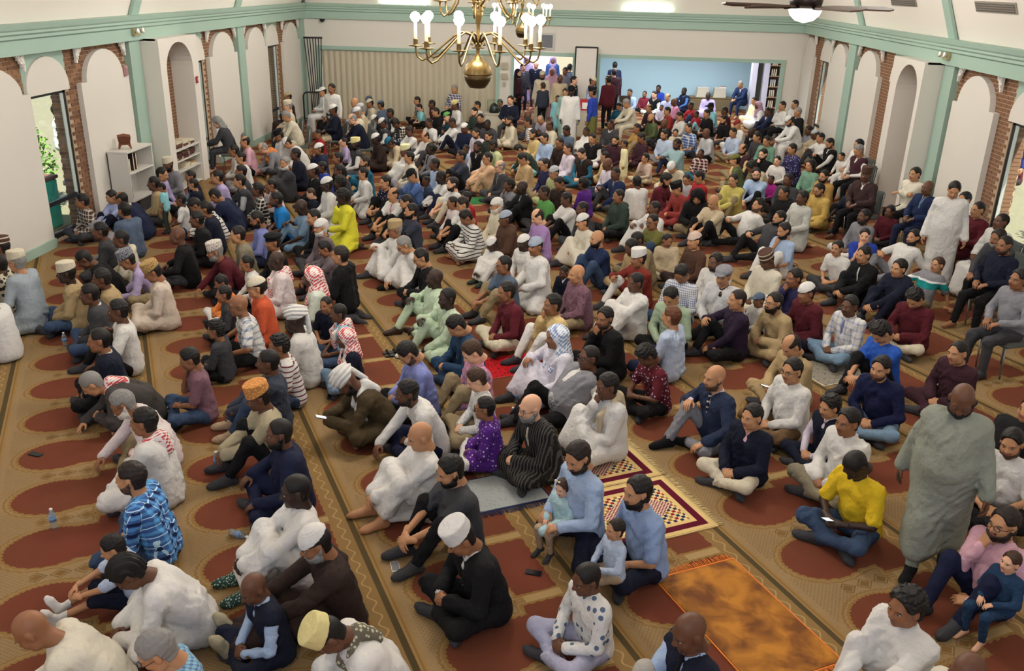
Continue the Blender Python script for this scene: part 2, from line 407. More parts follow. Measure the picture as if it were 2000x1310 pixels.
# sloping upper surfaces with green ribs, flat top
SL = math.radians(68); HT = 2.9; dx, dz = HT*math.cos(SL), HT*math.sin(SL)
b = MB()
z0, z1 = 3.95, 3.95+dz
b.add([(XL, YF, z0), (XL, YB, z0), (XL+dx, YB-dx, z1), (XL+dx, YF, z1)], [(0, 1, 2, 3)])
b.add([(XR, YF, z0), (XR, YB, z0), (XR-dx, YB-dx, z1), (XR-dx, YF, z1)], [(3, 2, 1, 0)])
b.add([(XL, YB, z0), (XR, YB, z0), (XR-dx, YB-dx, z1), (XL+dx, YB-dx, z1)], [(0, 1, 2, 3)])
b.add([(XL+dx, YF, z1), (XR-dx, YF, z1), (XR-dx, YB-dx, z1), (XL+dx, YB-dx, z1)], [(3, 2, 1, 0)])
ceil = struct(b.build('ceiling', CEILW))
def rib(p, q, w=.24):
    p, q = Vector(p), Vector(q); d = (q-p).normalized(); n = Vector((0, 1, 0)) if abs(d.y) < .1 else Vector((1, 0, 0))
    s = d.cross(n).normalized()
    r = MB(); r.add([p+n*w/2, p-n*w/2, q-n*w/2, q+n*w/2]+[v+s*.06*(1 if (s.x*(p.x+.8)) < 0 or abs(s.x) < .05 else -1) for v in (p+n*w/2, p-n*w/2, q-n*w/2, q+n*w/2)], [(0, 1, 2, 3), (7, 6, 5, 4), (0, 4, 5, 1), (1, 5, 6, 2), (2, 6, 7, 3), (3, 7, 4, 0)])
    part(r, 'ceiling_rib', GREEN, ceil)
for yy in (13.3, 19.6, 25.9):
    rib((XL+.02, yy, z0), (XL+dx, yy, z1), .34); rib((XR-.02, yy+.25, z0), (XR-dx, yy+.25, z1), .34)
for xx in (XL, XR):
    s = 1 if xx < 0 else -1
    r = MB(); r.tube([(xx+.02*s, YB-.02, z0), (xx+dx*s, YB-dx, z1)], .10, 4); part(r, 'ceiling_rib', GREEN, ceil)
# louvred vents on the right slope
for px, py in ((1765, 3), (1945, 14)):
    # where the line of sight meets the right slope
    d = CF+CR*(px-1000)/FPX-CU*(py-655)/FPX; nrm = np.array([math.sin(SL), 0, math.cos(SL)]); P0 = np.array([XR, 0, z0])
    P = EYE+d*(((P0-EYE) @ nrm)/(d @ nrm))
    v = empty('air_vent', tuple(P)); tag(v, 'long grey louvred vent on the right ceiling slope, '+('farther from the viewer' if py < 10 else 'nearer to the viewer'), 'vent', 'ceiling vents')
    v.rotation_euler = (0, -(math.pi/2-SL)-math.pi/2*0, 0)
    r = MB(); r.box((-.02, -.85, -.10), (.012, .85, .10)); part(r, 'vent_frame', mat('vent_grey', '8e877c', .6), v)
    for k in range(4):
        r = MB(); r.box((-.035, -.80, -.075+k*.042), (-.018, .80, -.055+k*.042)); part(r, 'louvre', mat('vent_dark', '5d574e', .6), v)

# ---- back wall: folding partition, service column, doorway, open annex
b = MB()
b.box((XL-.3, YB, 2.46), (XR+.3, YB+.22, 3.98)); b.box((XL-.3, YB, 0), (-8.95, YB+.22, 2.46)); b.box((-2.62, YB, 0), (-2.05, YB+.22, 2.46)); b.box((.06, YB, 0), (.94, YB+.22, 2.46)); b.box((7.25, YB, 0), (XR+.3, YB+.22, 2.46))
wb = struct(b.build('wall_back', WHITE))
b = MB(); b.box((-9.05, YB-.05, 2.43), (7.36, YB, 2.55))
for a, e in ((-9.05, -8.92), (-2.66, -2.54), (-2.12, -2.02), (.03, .12), (.90, 1.0), (7.20, 7.34)): b.box((a, YB-.05, 0), (e, YB, 2.43))
struct(b.build('trim_4', GREEN))
fp = empty('folding_partition', (-5.78, YB+.06, 0)); tag(fp, 'beige pleated folding partition drawn across the back wall', 'partition')
PM = mat('vinyl_beige', 'b9b09a', .55, spec=.3)
b = MB(); b.box((-.056, -.006, 0), (.056, .006, 2.42)); pm = b.mesh('fold_panel', PM)
n = 60; wdt = 6.24/n
for i in range(n): link('fold_panel', pm, fp, (-3.12+wdt*(i+.5), 0, 0), (0, 0, .42 if i % 2 else -.42))
b = MB(); b.box((-3.14, -.06, 2.40), (3.14, .06, 2.46)); part(b, 'track', GREEN, fp)
# annex room
AX = mat('annex_blue', 'a9c4cf', .85)
b = MB(); b.box((.6, 39.3, 0), (9.2, 39.5, 3.0)); struct(b.build('wall_annex_back', AX))
b = MB(); b.box((.45, YB+.22, 0), (.6, 39.5, 3.0)); struct(b.build('wall_annex_left', AX))
b = MB(); b.box((9.2, YB+.22, 0), (9.35, 39.5, 3.0)); struct(b.build('wall_annex_right', AX))
b = MB(); b.box((.45, YB+.22, 2.9), (9.35, 39.5, 3.0)); struct(b.build('ceiling_annex', CEILW))
# lobby behind the doorway, open to the daylight
LB = mat('lobby_lilac', 'b9b4cc', .8)
b = MB(); b.box((-3.4, YB+.22, 0), (-3.2, 45.8, 3.0)); struct(b.build('wall_lobby_left', LB))
b = MB(); b.box((-3.4, YB+.22, 2.9), (.45, 39.4, 3.0)); struct(b.build('ceiling_lobby', CEILW))
b = MB(); b.box((-3.2, 45.8, 0), (-.9, 46, 3)); b.box((.9, 45.8, 0), (3.0, 46, 3)); b.box((-.9, 45.8, 2.3), (.9, 46, 3)); struct(b.build('wall_lobby_back', LB))
# ground outside
b = MB(); b.box((-45, -10, -.5), (45, 80, -.13)); struct(b.build('ground', mat('outside_ground', '8d8468', .95, bump=(3, .5, .05))))

# ------------------------------------------------------------------ figures: fields, surfaces, poses
def unit(v):
    n = np.linalg.norm(v); return v/n if n > 1e-9 else v
def A(*v): return np.array(v, float)

class Fld:
    """a signed distance grid; capsules with two radii and ellipsoids melt into it"""
    def __init__(s, lo, hi, h):
        s.h = h; s.lo = np.asarray(lo, np.float32)
        n = np.ceil((np.asarray(hi)-s.lo)/h).astype(int)+2
        s.n = n; s.d = np.full(n, .5, np.float32)
        s.ax = [(s.lo[i]+h*np.arange(n[i])).astype(np.float32) for i in range(3)]
    def sub(s, lo, hi):
        sl = []
        for i in range(3):
            a = int(max(0, math.floor((lo[i]-s.lo[i])/s.h))); b = int(min(s.n[i], math.ceil((hi[i]-s.lo[i])/s.h)+1))
            if b <= a: return None, None
            sl.append(slice(a, b))
        sl = tuple(sl)
        return sl, (s.ax[0][sl[0]][:, None, None], s.ax[1][sl[1]][None, :, None], s.ax[2][sl[2]][None, None, :])
    def blend(s, sl, d, k, cut):
        o = s.d[sl]
        if cut:
            s.d[sl] = np.maximum(o, -d) if k <= 0 else -smin(-o, d, k)
        else:
            s.d[sl] = np.minimum(o, d) if k <= 0 else smin(o, d, k)
    def cap(s, a, b, ra, rb=None, k=.03, cut=False):
        rb = ra if rb is None else rb
        a = np.asarray(a, np.float32); b = np.asarray(b, np.float32)
        m = max(k, 0)+2*s.h
        lo = np.minimum(a-ra, b-rb)-m; hi = np.maximum(a+ra, b+rb)+m
        sl, P = s.sub(lo, hi)
        if sl is None: return s
        x, y, z = P[0]-a[0], P[1]-a[1], P[2]-a[2]
        ba = b-a; L = float(ba@ba)
        if L < 1e-8: t = np.float32(0)
        else: t = np.clip((x*ba[0]+y*ba[1]+z*ba[2])/L, 0, 1)
        d = np.sqrt((x-t*ba[0])**2+(y-t*ba[1])**2+(z-t*ba[2])**2)-(ra+(rb-ra)*t)
        s.blend(sl, d.astype(np.float32), k, cut); return s
    def ell(s, c, r, k=.02, cut=False):
        c = np.asarray(c, np.float32); r = np.asarray(r, np.float32); m = max(k, 0)+2*s.h
        sl, P = s.sub(c-r-m, c+r+m)
        if sl is None: return s
        x, y, z = P[0]-c[0], P[1]-c[1], P[2]-c[2]
        k0 = np.sqrt((x/r[0])**2+(y/r[1])**2+(z/r[2])**2); k1 = np.sqrt((x/r[0]**2)**2+(y/r[1]**2)**2+(z/r[2]**2)**2)
        d = k0*(k0-1)/np.maximum(k1, 1e-6)
        s.blend(sl, d.astype(np.float32), k, cut); return s
    def grid(s): return s.ax[0][:, None, None], s.ax[1][None, :, None], s.ax[2][None, None, :]
    def nets(s): return nets(s.d, s.lo, s.h)
def smin(a, b, k):
    h = np.clip(.5+.5*(a-b)/k, 0, 1)
    return a*(1-h)+b*h-k*h*(1-h)
CORN = [(i, j, k) for i in (0, 1) for j in (0, 1) for k in (0, 1)]
EDGES = [(a, b) for a in range(8) for b in range(a+1, 8) if sum(abs(CORN[a][i]-CORN[b][i]) for i in range(3)) == 1]
def nets(D, lo, h):
    S = D < 0
    nx, ny, nz = D.shape
    C = np.zeros((nx-1, ny-1, nz-1), np.int8)
    for i, j, k in CORN: C += S[i:nx-1+i, j:ny-1+j, k:nz-1+k]
    mask = (C > 0) & (C < 8)
    idx = np.argwhere(mask)
    if len(idx) == 0: return np.zeros((0, 3)), np.zeros((0, 4), np.int32)
    vals = [D[idx[:, 0]+i, idx[:, 1]+j, idx[:, 2]+k] for i, j, k in CORN]
    acc = np.zeros((len(idx), 3), np.float32); cnt = np.zeros(len(idx), np.float32)
    for a, b in EDGES:
        va, vb = vals[a], vals[b]
        cr = (va < 0) != (vb < 0)
        t = np.where(cr, va/np.where(cr, va-vb, 1), 0)
        for ax in range(3):
            acc[:, ax] += np.where(cr, CORN[a][ax]+t*(CORN[b][ax]-CORN[a][ax]), 0)
        cnt += cr
    V = (idx+acc/cnt[:, None])*h+lo
    ids = np.full(mask.shape, -1, np.int32); ids[mask] = np.arange(len(idx))
    Q = []
    for ax in range(3):
        sa = [slice(1, -1)]*3; sb = [slice(1, -1)]*3
        sa[ax] = slice(0, -1); sb[ax] = slice(1, None)
        a = S[tuple(sa)]; b = S[tuple(sb)]
        e = np.argwhere(a != b)
        if len(e) == 0: continue
        fl = a[e[:, 0], e[:, 1], e[:, 2]]
        o = e.copy()
        for q in range(3):
            if q != ax: o[:, q] += 1
        u, v = [(1, 2), (2, 0), (0, 1)][ax]
        def g(du, dv):
            w = o.copy(); w[:, u] += du; w[:, v] += dv
            return ids[w[:, 0], w[:, 1], w[:, 2]]
        q = np.stack([g(-1, -1), g(0, -1), g(0, 0), g(-1, 0)], 1)
        q = np.where(fl[:, None], q, q[:, ::-1])
        Q.append(q)
    return V, np.concatenate(Q).astype(np.int32)

# ---- head, hair, caps and hands: built once for each level of detail, in head coordinates (face looks to +y)
SKC = A(0, -.012, .025); SKR = A(.075, .094, .092)
def head_field(h, ears=True):
    F = Fld((-.17, -.2, -.36), (.17, .24, .24), h)
    F.ell(SKC, SKR, 0).ell((0, .03, -.035), (.058, .058, .075), .03).cap((0, .062, -.09), (0, .066, -.097), .021, k=.035)
    F.cap((-.04, .03, -.075), (.04, .03, -.075), .03, k=.03)
    F.cap((0, -.02, -.05), (0, -.04, -.17), .052, .056, .03)
    if ears:
        F.cap((-.038, .074, .02), (.038, .074, .02), .012, k=.02)
        for s in (1, -1):
            F.ell((.031*s, .094, .0), (.018, .016, .011), .012, True)
            F.cap((.045*s, .062, -.03), (.03*s, .072, -.04), .016, k=.03)
        F.cap((0, .086, .008), (0, .108, -.028), .0075, .0125, .012)
        for s in (1, -1): F.ell((.012*s, .098, -.031), (.009, .011, .008), .008)
        F.cap((-.018, .082, -.055), (.018, .082, -.055), .0095, k=.008)
        F.cap((-.015, .081, -.066), (.015, .081, -.066), .010, k=.006)
        for s in (1, -1):
            F.ell((.079*s, -.008, -.006), (.011, .022, .033), .008)
            F.ell((.092*s, .002, -.004), (.008, .010, .017), .006, True)
    return F
_T = {}
def ico(c, r, n=8, m=6):
    V = []; Fc = []
    for i in range(m+1):
        th = math.pi*i/m
        for k in range(n):
            q = 2*math.pi*k/n
            V.append((c[0]+r[0]*math.sin(th)*math.cos(q), c[1]+r[1]*math.sin(th)*math.sin(q), c[2]+r[2]*math.cos(th)))
    for i in range(m):
        for k in range(n): Fc.append((i*n+k, (i+1)*n+k, (i+1)*n+(k+1) % n, i*n+(k+1) % n))
    return np.array(V), np.array(Fc, np.int32)
def joinm(parts):
    """parts: (V, F, mat) -> V, F, midx"""
    Vs, Fs, Ms = [], [], []; b = 0
    for V, F, mi in parts:
        Vs.append(V); Fs.append(F+b); b += len(V)
        Ms.append(np.full(len(F), mi) if np.isscalar(mi) else mi)
    return np.concatenate(Vs), np.concatenate(Fs), np.concatenate(Ms)
def head_mesh(lod):
    k = ('head', lod)
    if k not in _T:
        h = (.0070, .0098, .0140, .019)[lod]
        V, F = head_field(h).nets()
        keep = V[:, 2] > -.15
        c = V[F].mean(1)
        F = F[keep[F].all(1)]
        c = V[F].mean(1)
        mi = np.where((c[:, 1] > .078) & (np.abs(c[:, 0]) < .026) & (c[:, 2] < -.047) & (c[:, 2] > -.075), 1, 0)
        P = [(V, F, mi)]
        if lod < 2:
            for s in (1, -1):
                P.append((*ico((.031*s, .0775, .000), (.0130, .0098, .0060)), 2))
                P.append((*ico((.0305*s, .0850, .0003), (.0066, .0036, .0062), 6, 4), 3))
                P.append((*ico((.034*s, .0845, .0195), (.019, .0075, .0042), 6, 4), 3))
        else:
            for s in (1, -1):
                P.append((*ico((.031*s, .0835, .001), (.012, .006, .006), 6, 4), 3))
                P.append((*ico((.034*s, .086, .021), (.019, .007, .005), 6, 4), 3))
        _T[k] = joinm(P)
    return _T[k]
def hand_mesh(lod, pose, side):
    """right hand (side=1): wrist at origin, fingers to +y, palm to -z, thumb on -x"""
    k = ('hand', lod, pose, side)
    if k not in _T:
        h = (.0072, .0105, .0145, .021)[lod]
        F = Fld((-.10, -.09, -.13), (.08, .22, .06), h)
        kk = .008
        cu = {'flat': (8, 10, 8), 'relax': (22, 32, 22), 'grip': (55, 70, 45)}[pose]
        F.cap((0, -.055, 0), (0, .01, 0), .027, .026, .02)
        for i, (x, yk, l) in enumerate(((-.030, .088, .036), (-.010, .094, .041), (.011, .090, .037), (.030, .080, .030))):
            F.cap((x*.55, .012, 0), (x, yk, 0), .0165, .0125, .014)
            p = A(x, yk, 0); an = 0; spread = x*1.6
            for j in range(3):
                an += math.radians(cu[j]); L = l*(1.0, .72, .58)[j]
                q = p+L*A(spread*.5, math.cos(an), -math.sin(an))
                F.cap(p, q, .0098-.001*j, .0092-.001*j, .004); p = q
        ta = {'flat': (-.062, .055, -.01), 'relax': (-.058, .058, -.026), 'grip': (-.042, .062, -.045)}[pose]
        tb = {'flat': (-.078, .095, -.012), 'relax': (-.062, .094, -.040), 'grip': (-.022, .090, -.058)}[pose]
        F.cap((-.014, .016, -.004), ta, .017, .0125, .014); F.cap(ta, tb, .0115, .0095, .004)
        V, Fc = F.nets()
        if side < 0:
            V = V*np.array([-1, 1, 1], np.float32); Fc = Fc[:, ::-1]
        _T[k] = (V, np.ascontiguousarray(Fc))
    return _T[k]
def n3(X, Y, Z, f, sd=0.0):
    return np.sin(X*f+1.3*np.sin(Y*f*.7+sd)+sd)*np.sin(Y*f*1.1+1.1*np.sin(Z*f*.8-sd)+2*sd)+.6*np.sin(Z*f*1.3+1.2*np.sin(X*f*.9+sd))
def wear_field(kind, h):
    """hair, beards and headwear shaped on the skull"""
    if kind.startswith('beard'):
        F = head_field(h, True); X, Y, Z = F.grid()
        off = .009 if kind == 'beard_full' else .003
        D = F.d-off-.0022*n3(X, Y, Z, 160)
        low = Z+.036+.46*np.maximum(Y-.02, 0)-1.0*np.maximum(.02-Y, 0)                       # below the cheek line
        tash = np.maximum(np.abs(X)-.033, np.maximum(Z+.040, -.054-Z))
        D = np.maximum(D, np.minimum(low, np.maximum(tash, .07-Y)))
        D = np.maximum(D, -(Y+.012+.2*(Z+.05)))                                       # in front of the ears
        D = np.maximum(D, -(Z+.125+.3*(.07-Y)))
        mouth = np.sqrt((X/2.0)**2+((Y-.1)*.7)**2+((Z+.060)*1.1)**2)-.0145
        nose = np.sqrt(X**2+(Y-.105)**2+(Z+.026)**2)-.027
        if kind != 'moustache': D = np.maximum(np.maximum(D, -mouth), -nose)
        F.d = D; return F
    if kind == 'moustache':
        F = head_field(h, True); X, Y, Z = F.grid()
        F.d = np.maximum(F.d-.006, np.sqrt((X/2.4)**2+(Y-.095)**2+((Z+.045)*1.6)**2)-.013); return F
    F = head_field(h, False); X, Y, Z = F.grid(); B = F.d.copy()
    if kind.startswith('hair'):
        st = kind[5:]
        off = {'short': .0115, 'curly': .024, 'buzz': .0065, 'long': .018, 'ring': .009, 'braid': .016, 'bob': .018}[st]
        no = {'short': .0025*n3(X, Y, Z, 130), 'curly': .007*n3(X, Y, Z, 150), 'buzz': 0*X, 'long': .003*n3(X, Y, Z*.3, 190), 'ring': .002*n3(X, Y, Z, 130),
              'braid': .008*np.sin(X*190+0*Y), 'bob': .002*n3(X, Y, Z*.3, 200)}[st]
        D = B-off-no
        if st in ('long', 'bob'):
            G = Fld((-.17, -.2, -.36), (.17, .24, .24), h)
            zb = -.17 if st == 'long' else -.12
            for s in (1, -1): G.cap((.07*s, -.03, .02), (.075*s, -.03, zb), .03, .028, .03)
            G.cap((0, -.08, 0), (0, -.085, zb), .05, .05, .04)
            D = smin(D, G.d-no, .02)
        top = {'short': (.066, .086), 'curly': (.068, .084), 'buzz': (.064, .087), 'long': (.068, .08), 'ring': (.066, .08), 'braid': (.066, .082), 'bob': (.088, .062)}[st]
        # hairline: keep what lies behind a plane through the brow top and the ear
        a = (Y-top[0])*.80+(top[1]-Z)*.52
        th = top[1]-.012
        side = np.where(Z > .026, Y-.050-.25*(Z-.03), np.where(Z > -.03, Y-.024, Y+.01))
        D = np.maximum(D, np.where(Z > th, a, side))
        nape = -.075 if st not in ('long', 'bob') else -.2
        D = np.maximum(D, nape-Z)
        ear = np.maximum(np.abs(Y+.004)-.026, Z-.028)
        if st not in ('long', 'bob'): D = np.maximum(D, -np.maximum(ear, .055-np.abs(X)))
        if st == 'ring': D = np.maximum(D, -(np.sqrt((X/.078)**2+((Y-.035)/.115)**2+((Z-.115)/.075)**2)-1)*.07)
        F.d = D
    elif kind == 'cap_knit':
        D = B-.019-.0018*np.sin(Z*420)
        F.d = np.maximum(D, .046-.30*Y-Z+.004)
    elif kind == 'cap_tall':
        rr = np.sqrt((X/.090)**2+((Y+.010)/.107)**2)
        D = (rr-1+.25*np.maximum(Z-.06, 0))*.09
        D = -smin(-D, -(Z-.147+.05*np.abs(Y)), .012)
        F.d = np.maximum(D, .040-.22*Y-Z)
    elif kind == 'cap_boat':
        rr = np.sqrt((X/(.090))**2+((Y+.008)/.115)**2)
        D = (rr-1)*.085
        D = -smin(-D, -(Z-.150+.35*np.abs(X)-.15*Y), .012)
        F.d = np.maximum(D, .048-.22*Y-Z)
    elif kind == 'cap_round':
        rr = np.sqrt((X/.088)**2+((Y+.010)/.106)**2)
        D = -smin(-(rr-1)*.09, -(Z-.128), .028)
        F.d = np.maximum(D, .036-.22*Y-Z)
    elif kind == 'cap_peak':
        D = np.maximum(B-.020, .045-.22*Y-Z)
        G = Fld((-.17, -.2, -.36), (.17, .24, .24), h); G.ell((0, .115, .055), (.072, .085, max(.013, h*1.2)), 0)
        F.d = smin(D, np.maximum(G.d, Z-.10), .01)
    elif kind == 'cap_flat':
        G = Fld((-.17, -.2, -.36), (.17, .24, .24), h)
        G.ell((0, -.005, .075), (.102, .118, .058), 0).ell((0, .10, .062), (.068, .062, max(.015, h*1.2)), .015)
        F.d = np.maximum(G.d, .036-.18*Y-Z)
    elif kind == 'cap_beret':
        G = Fld((-.17, -.2, -.36), (.17, .24, .24), h)
        G.ell((0, -.01, .088), (.112, .128, .040), 0)
        F.d = np.maximum(smin(G.d, B-.014, .01), .045-.25*Y-Z)
    elif kind == 'turban':
        G = Fld((-.17, -.2, -.36), (.17, .24, .24), h)
        G.ell((0, -.018, .082), (.116, .132, .092), 0)
        an = np.arctan2(X, Y+.018)
        D = G.d-.008*np.sin((Z+.35*X+.12*np.abs(Y))*150+1.2*an)
        G2 = Fld((-.17, -.2, -.36), (.17, .24, .24), h)
        G2.cap((.04, -.11, .03), (.05, -.125, -.14), .03, .026, 0)
        D = np.maximum(D, .022-.33*Y-Z)
        F.d = smin(D, G2.d, .02)
    else:   # headcloths: draped over the skull and down to the shoulders
        G = Fld((-.26, -.27, -.42), (.26, .26, .24), h)
        X, Y, Z = G.grid()
        big = {'headcloth': .018, 'hood': .032, 'hijab': .016}[kind]
        G.ell(SKC, SKR+big, 0)
        for s in (1, -1):
            G.cap((.062*s, -.03, .03), (.085*s, -.03, -.16), .042+big*.3, .055, .05)
            G.cap((.085*s, -.03, -.16), (.13*s, .0, -.27), .055, .05, .05)
            if kind != 'hood': G.cap((.085*s, -.01, -.17), (.06*s, .085, -.33), .05, .035, .05)
        G.cap((0, -.07, 0), (0, -.115, -.24), .07, .075, .06)
        if kind == 'hijab': G.cap((-.05, .03, -.15), (.05, .03, -.15), .055, k=.05); G.cap((0, .03, -.17), (0, .06, -.30), .08, .07, .05)
        D = G.d-.004*n3(X, Y, Z*.5, 60)
        w = .060 if kind != 'hood' else .066
        face = np.sqrt((X/w)**2+((Z+.02)/.098)**2)-1
        D = np.maximum(D, -np.maximum(face*.06, .015-Y))
        G.d = D; return G
    return F
def wear_mesh(kind, lod):
    k = (kind, lod)
    if k not in _T:
        F = wear_field(kind, (.0066, .009, .0130, .019)[lod])
        V, Q = F.nets()
        me = mesh_from(kind, V, Q, [MATS['plain']], True)
        _T[k] = me
    return _T[k]
def glasses_mesh():
    if 'gl' not in _T:
        b = MB()
        for s in (1, -1):
            b.tube([(.033*s+.024*math.cos(q*math.pi/5), .103, .0+.018*math.sin(q*math.pi/5)) for q in range(10)], .0024, 5, closed=True)
            b.tube([(.057*s, .100, .004), (.079*s, .07, .004), (.084*s, -.005, .004)], .0022, 5)
        b.tube([(-.010, .104, .003), (.010, .104, .003)], .0022, 5)
        _T['gl'] = b.mesh('glasses', MATS['plain'])
    return _T['gl']

# ---- poses
UA, FA, TH, SHN = .285, .255, .415, .405
def ik(a, t, l1, l2, pole):
    d = t-a; L0 = np.linalg.norm(d); dn = d/max(L0, 1e-6)
    L = min(max(L0, abs(l1-l2)+.06), l1+l2-.006); t = a+dn*L
    x = (l1*l1-l2*l2+L*L)/(2*L); hh = math.sqrt(max(l1*l1-x*x, 0))
    p = np.asarray(pole, float); p = unit(p-dn*(p@dn))
    return a+dn*x+p*hh, t
def dirf(deg): r = math.radians(deg); return A(0, math.sin(r), math.cos(r))
def pose(code, hand, face=0.0, pitch=0.0, rng=random, fat=0.0, mirror=False):
    """joints in figure coordinates: +y is where the figure faces, floor at z=0"""
    P = {'X': (.115, 9), 'K': (.115, 6), 'O': (.115, 6), 'Z': (.25, 5), 'F': (.115, 16), 'C': (.54, 4), 'L': (.50, 0), 'S': (.92, 2), 'W': (.90, 7), 'R': (.115, -24), 'B': (.12, 40)}
    zp, lean = P[code]
    if code in 'XKOZ': lean += rng.uniform(-4, 6)
    if code == 'C' and hand == 'h': lean = 24
    if hand == 'g': lean += 22
    if hand == 'h' and code in 'XKOZ': lean += 9
    pel = A(0, 0, zp); J = {'pel': pel, 'code': code}
    hip = [pel+A(.09*s, .01, 0) for s in (1, -1)]
    legs = {
     'X': [((-.09, .31, .07), (1, .15, .30), (-.85, .45, .1)), ((.10, .37, .07), (-1, .15, .30), (.85, .45, .1))],
     'B': [((-.09, .31, .07), (1, .15, .30), (-.85, .45, .1)), ((.10, .37, .07), (-1, .15, .30), (.85, .45, .1))],
     'K': [((.13, .48, .085), (.22, .1, 1), (.1, 1, 0)), ((-.12, .44, .085), (-.22, .1, 1), (-.1, 1, 0))],
     'O': [((.15, .50, .085), (.22, 0, 1), (.1, 1, 0)), ((.10, .32, .07), (-1, .2, .25), (.85, .5, .1))],
     'R': [((.14, .55, .085), (.22, 0, 1), (.1, 1, 0)), ((.16, .52, .07), (-1, .2, .35), (.85, .5, .1))],
     'Z': [((.10, -.13, .075), (.35, 1, .18), (.05, -1, -.15)), ((-.10, -.13, .075), (-.35, 1, .18), (-.05, -1, -.15))],
     'F': [((.10, .78, .085), (.1, 0, 1), (.15, .55, .8)), ((-.08, .80, .085), (-.1, 0, 1), (-.15, .55, .8))],
     'C': [((.14, .46, .085), (.1, 1, .6), (.15, 1, 0)), ((-.14, .43, .085), (-.1, 1, .6), (-.15, 1, 0))],
     'L': [((.12, .40, .12), (.1, 1, .6), (.15, 1, -.4)), ((-.12, .38, .12), (-.1, 1, .6), (-.15, 1, -.4))],
     'S': [((.10, .02, .085), (.1, 1, 0), (.25, 1, 0)), ((-.10, -.01, .085), (-.1, 1, 0), (-.25, 1, 0))],
     'W': [((.11, .24, .085), (.1, 1, 0), (.2, 1, 0)), ((-.11, -.22, .11), (-.1, 1, 0), (-.1, 1, -.25))]}[code]
    J['hip'] = hip; J['kn'] = []; J['an'] = []; J['toe'] = []
    for i, s in enumerate((1, -1)):
        a, pl, td = legs[i]
        a = A(*a)+A(rng.uniform(-.02, .02), rng.uniform(-.03, .03), 0)
        k, an = ik(hip[i], a, TH, SHN, pl)
        k[2] = max(k[2], .085)
        J['kn'].append(k); J['an'].append(an); J['toe'].append(unit(A(*td)))
    tw = math.radians(max(-25, min(25, face*.3)))
    sl = rng.uniform(-3, 3) if code not in 'SW' else rng.uniform(-1, 1)
    side = A(math.sin(math.radians(sl)), 0, 0)
    r = A(math.cos(tw), -math.sin(-tw)*1.0, 0); r = A(math.cos(tw), math.sin(tw), 0); f = A(-math.sin(tw), math.cos(tw), 0)
    wa = pel+.19*unit(dirf(lean*.45)+side); ch = wa+.20*unit(dirf(lean)+side); up = unit(dirf(lean*1.12)+side)
    nb = ch+.125*up
    J.update(wa=wa, ch=ch, nb=nb, up=up, r=r, f=unit(f-up*(f@up)))
    J['sh'] = [ch+.070*up+.178*s*r for s in (1, -1)]
    # head: yaw follows the face, pitch down is negative
    hp = pitch-lean*.35 if code != 'B' else pitch-lean*.5
    if code in 'R': hp = pitch+4
    yaw = math.radians(max(-80, min(80, face)))
    hu = unit(dirf(lean*.85-pitch*.30)+side)
    J['hc'] = nb+.158*hu+A(-math.sin(yaw), math.cos(yaw), 0)*.012
    J['hR'] = np.array(Matrix.Rotation(yaw, 3, 'Z') @ Matrix.Rotation(math.radians(hp), 3, 'X') @ Matrix.Rotation(math.radians(rng.uniform(-4, 4)), 3, 'Y'))
    kn = J['kn']; an = J['an']
    W = [None, None]; hp_ = ['relax', 'relax']
    yl = .29+fat*.6
    for i, s in enumerate((1, -1)):
        if code in 'SW': W[i] = J['sh'][i]+A(.07*s+fat*.8*s, (.10*(-s) if code == 'W' else .05), -.53)
        elif code in 'CL': W[i] = A(.10*s, .27, zp+.16) if hand != 'h' else A(.06*s, .50, zp+.12)
        elif code in 'KF' and hand in 'lo': W[i] = (kn[0]+kn[1])/2*.45+(an[0]+an[1])/2*.55+A(.05*s, .11, .03) if code == 'K' else kn[i]+A(-.02*s, .18, .06)
        elif code == 'O' and hand in 'lo': W[i] = (kn[0]+A(-.02, .10, .07)) if s > 0 else (A(-.04, .34, .17) if hand == 'l' else kn[0]+A(-.09, .14, -.06))
        elif code == 'R': W[i] = A(.30*s, -.34, .035) if (hand == 'l' and (s < 0 or rng.random() < .5)) else kn[0]+A(-.03, -.02, .09)
        elif code == 'B': W[i] = A(.09*s, .50, .17)
        elif code == 'Z': W[i] = A(.13*s, .27, .36)
        else: W[i] = A(.075*s, yl, zp+.10) if hand != 'k' else kn[i]+A(-.05*s, -.02, .085)
        if hand == 'h' and code not in 'CL': W[i] = A(.065*s, max(.36, W[i][1]) if code != 'B' else .58, zp+.17)
        if hand == 'k' and code == 'O': W[i] = kn[i]+A(-.02*s, .0, .08)
        if hand == 'x': W[i] = ch+A(-.11*s, .165, -.06+.02*s); 
        if hand == 'm':
            if s > 0: W[i] = J['hc']+J['hR'] @ A(.045, .125, -.19); hp_[0] = 'grip'
            elif code != 'K' and code != 'C': W[i] = A(-.02, .30, zp+.12)
        if hand == 'g' and s > 0: W[i] = A(.05, .66, .06)
        if hand in 'hl' and code not in 'SWRC': hp_[i] = 'grip' if hand == 'h' else 'relax'
    J['el'] = []; J['wr'] = []; J['hd'] = []
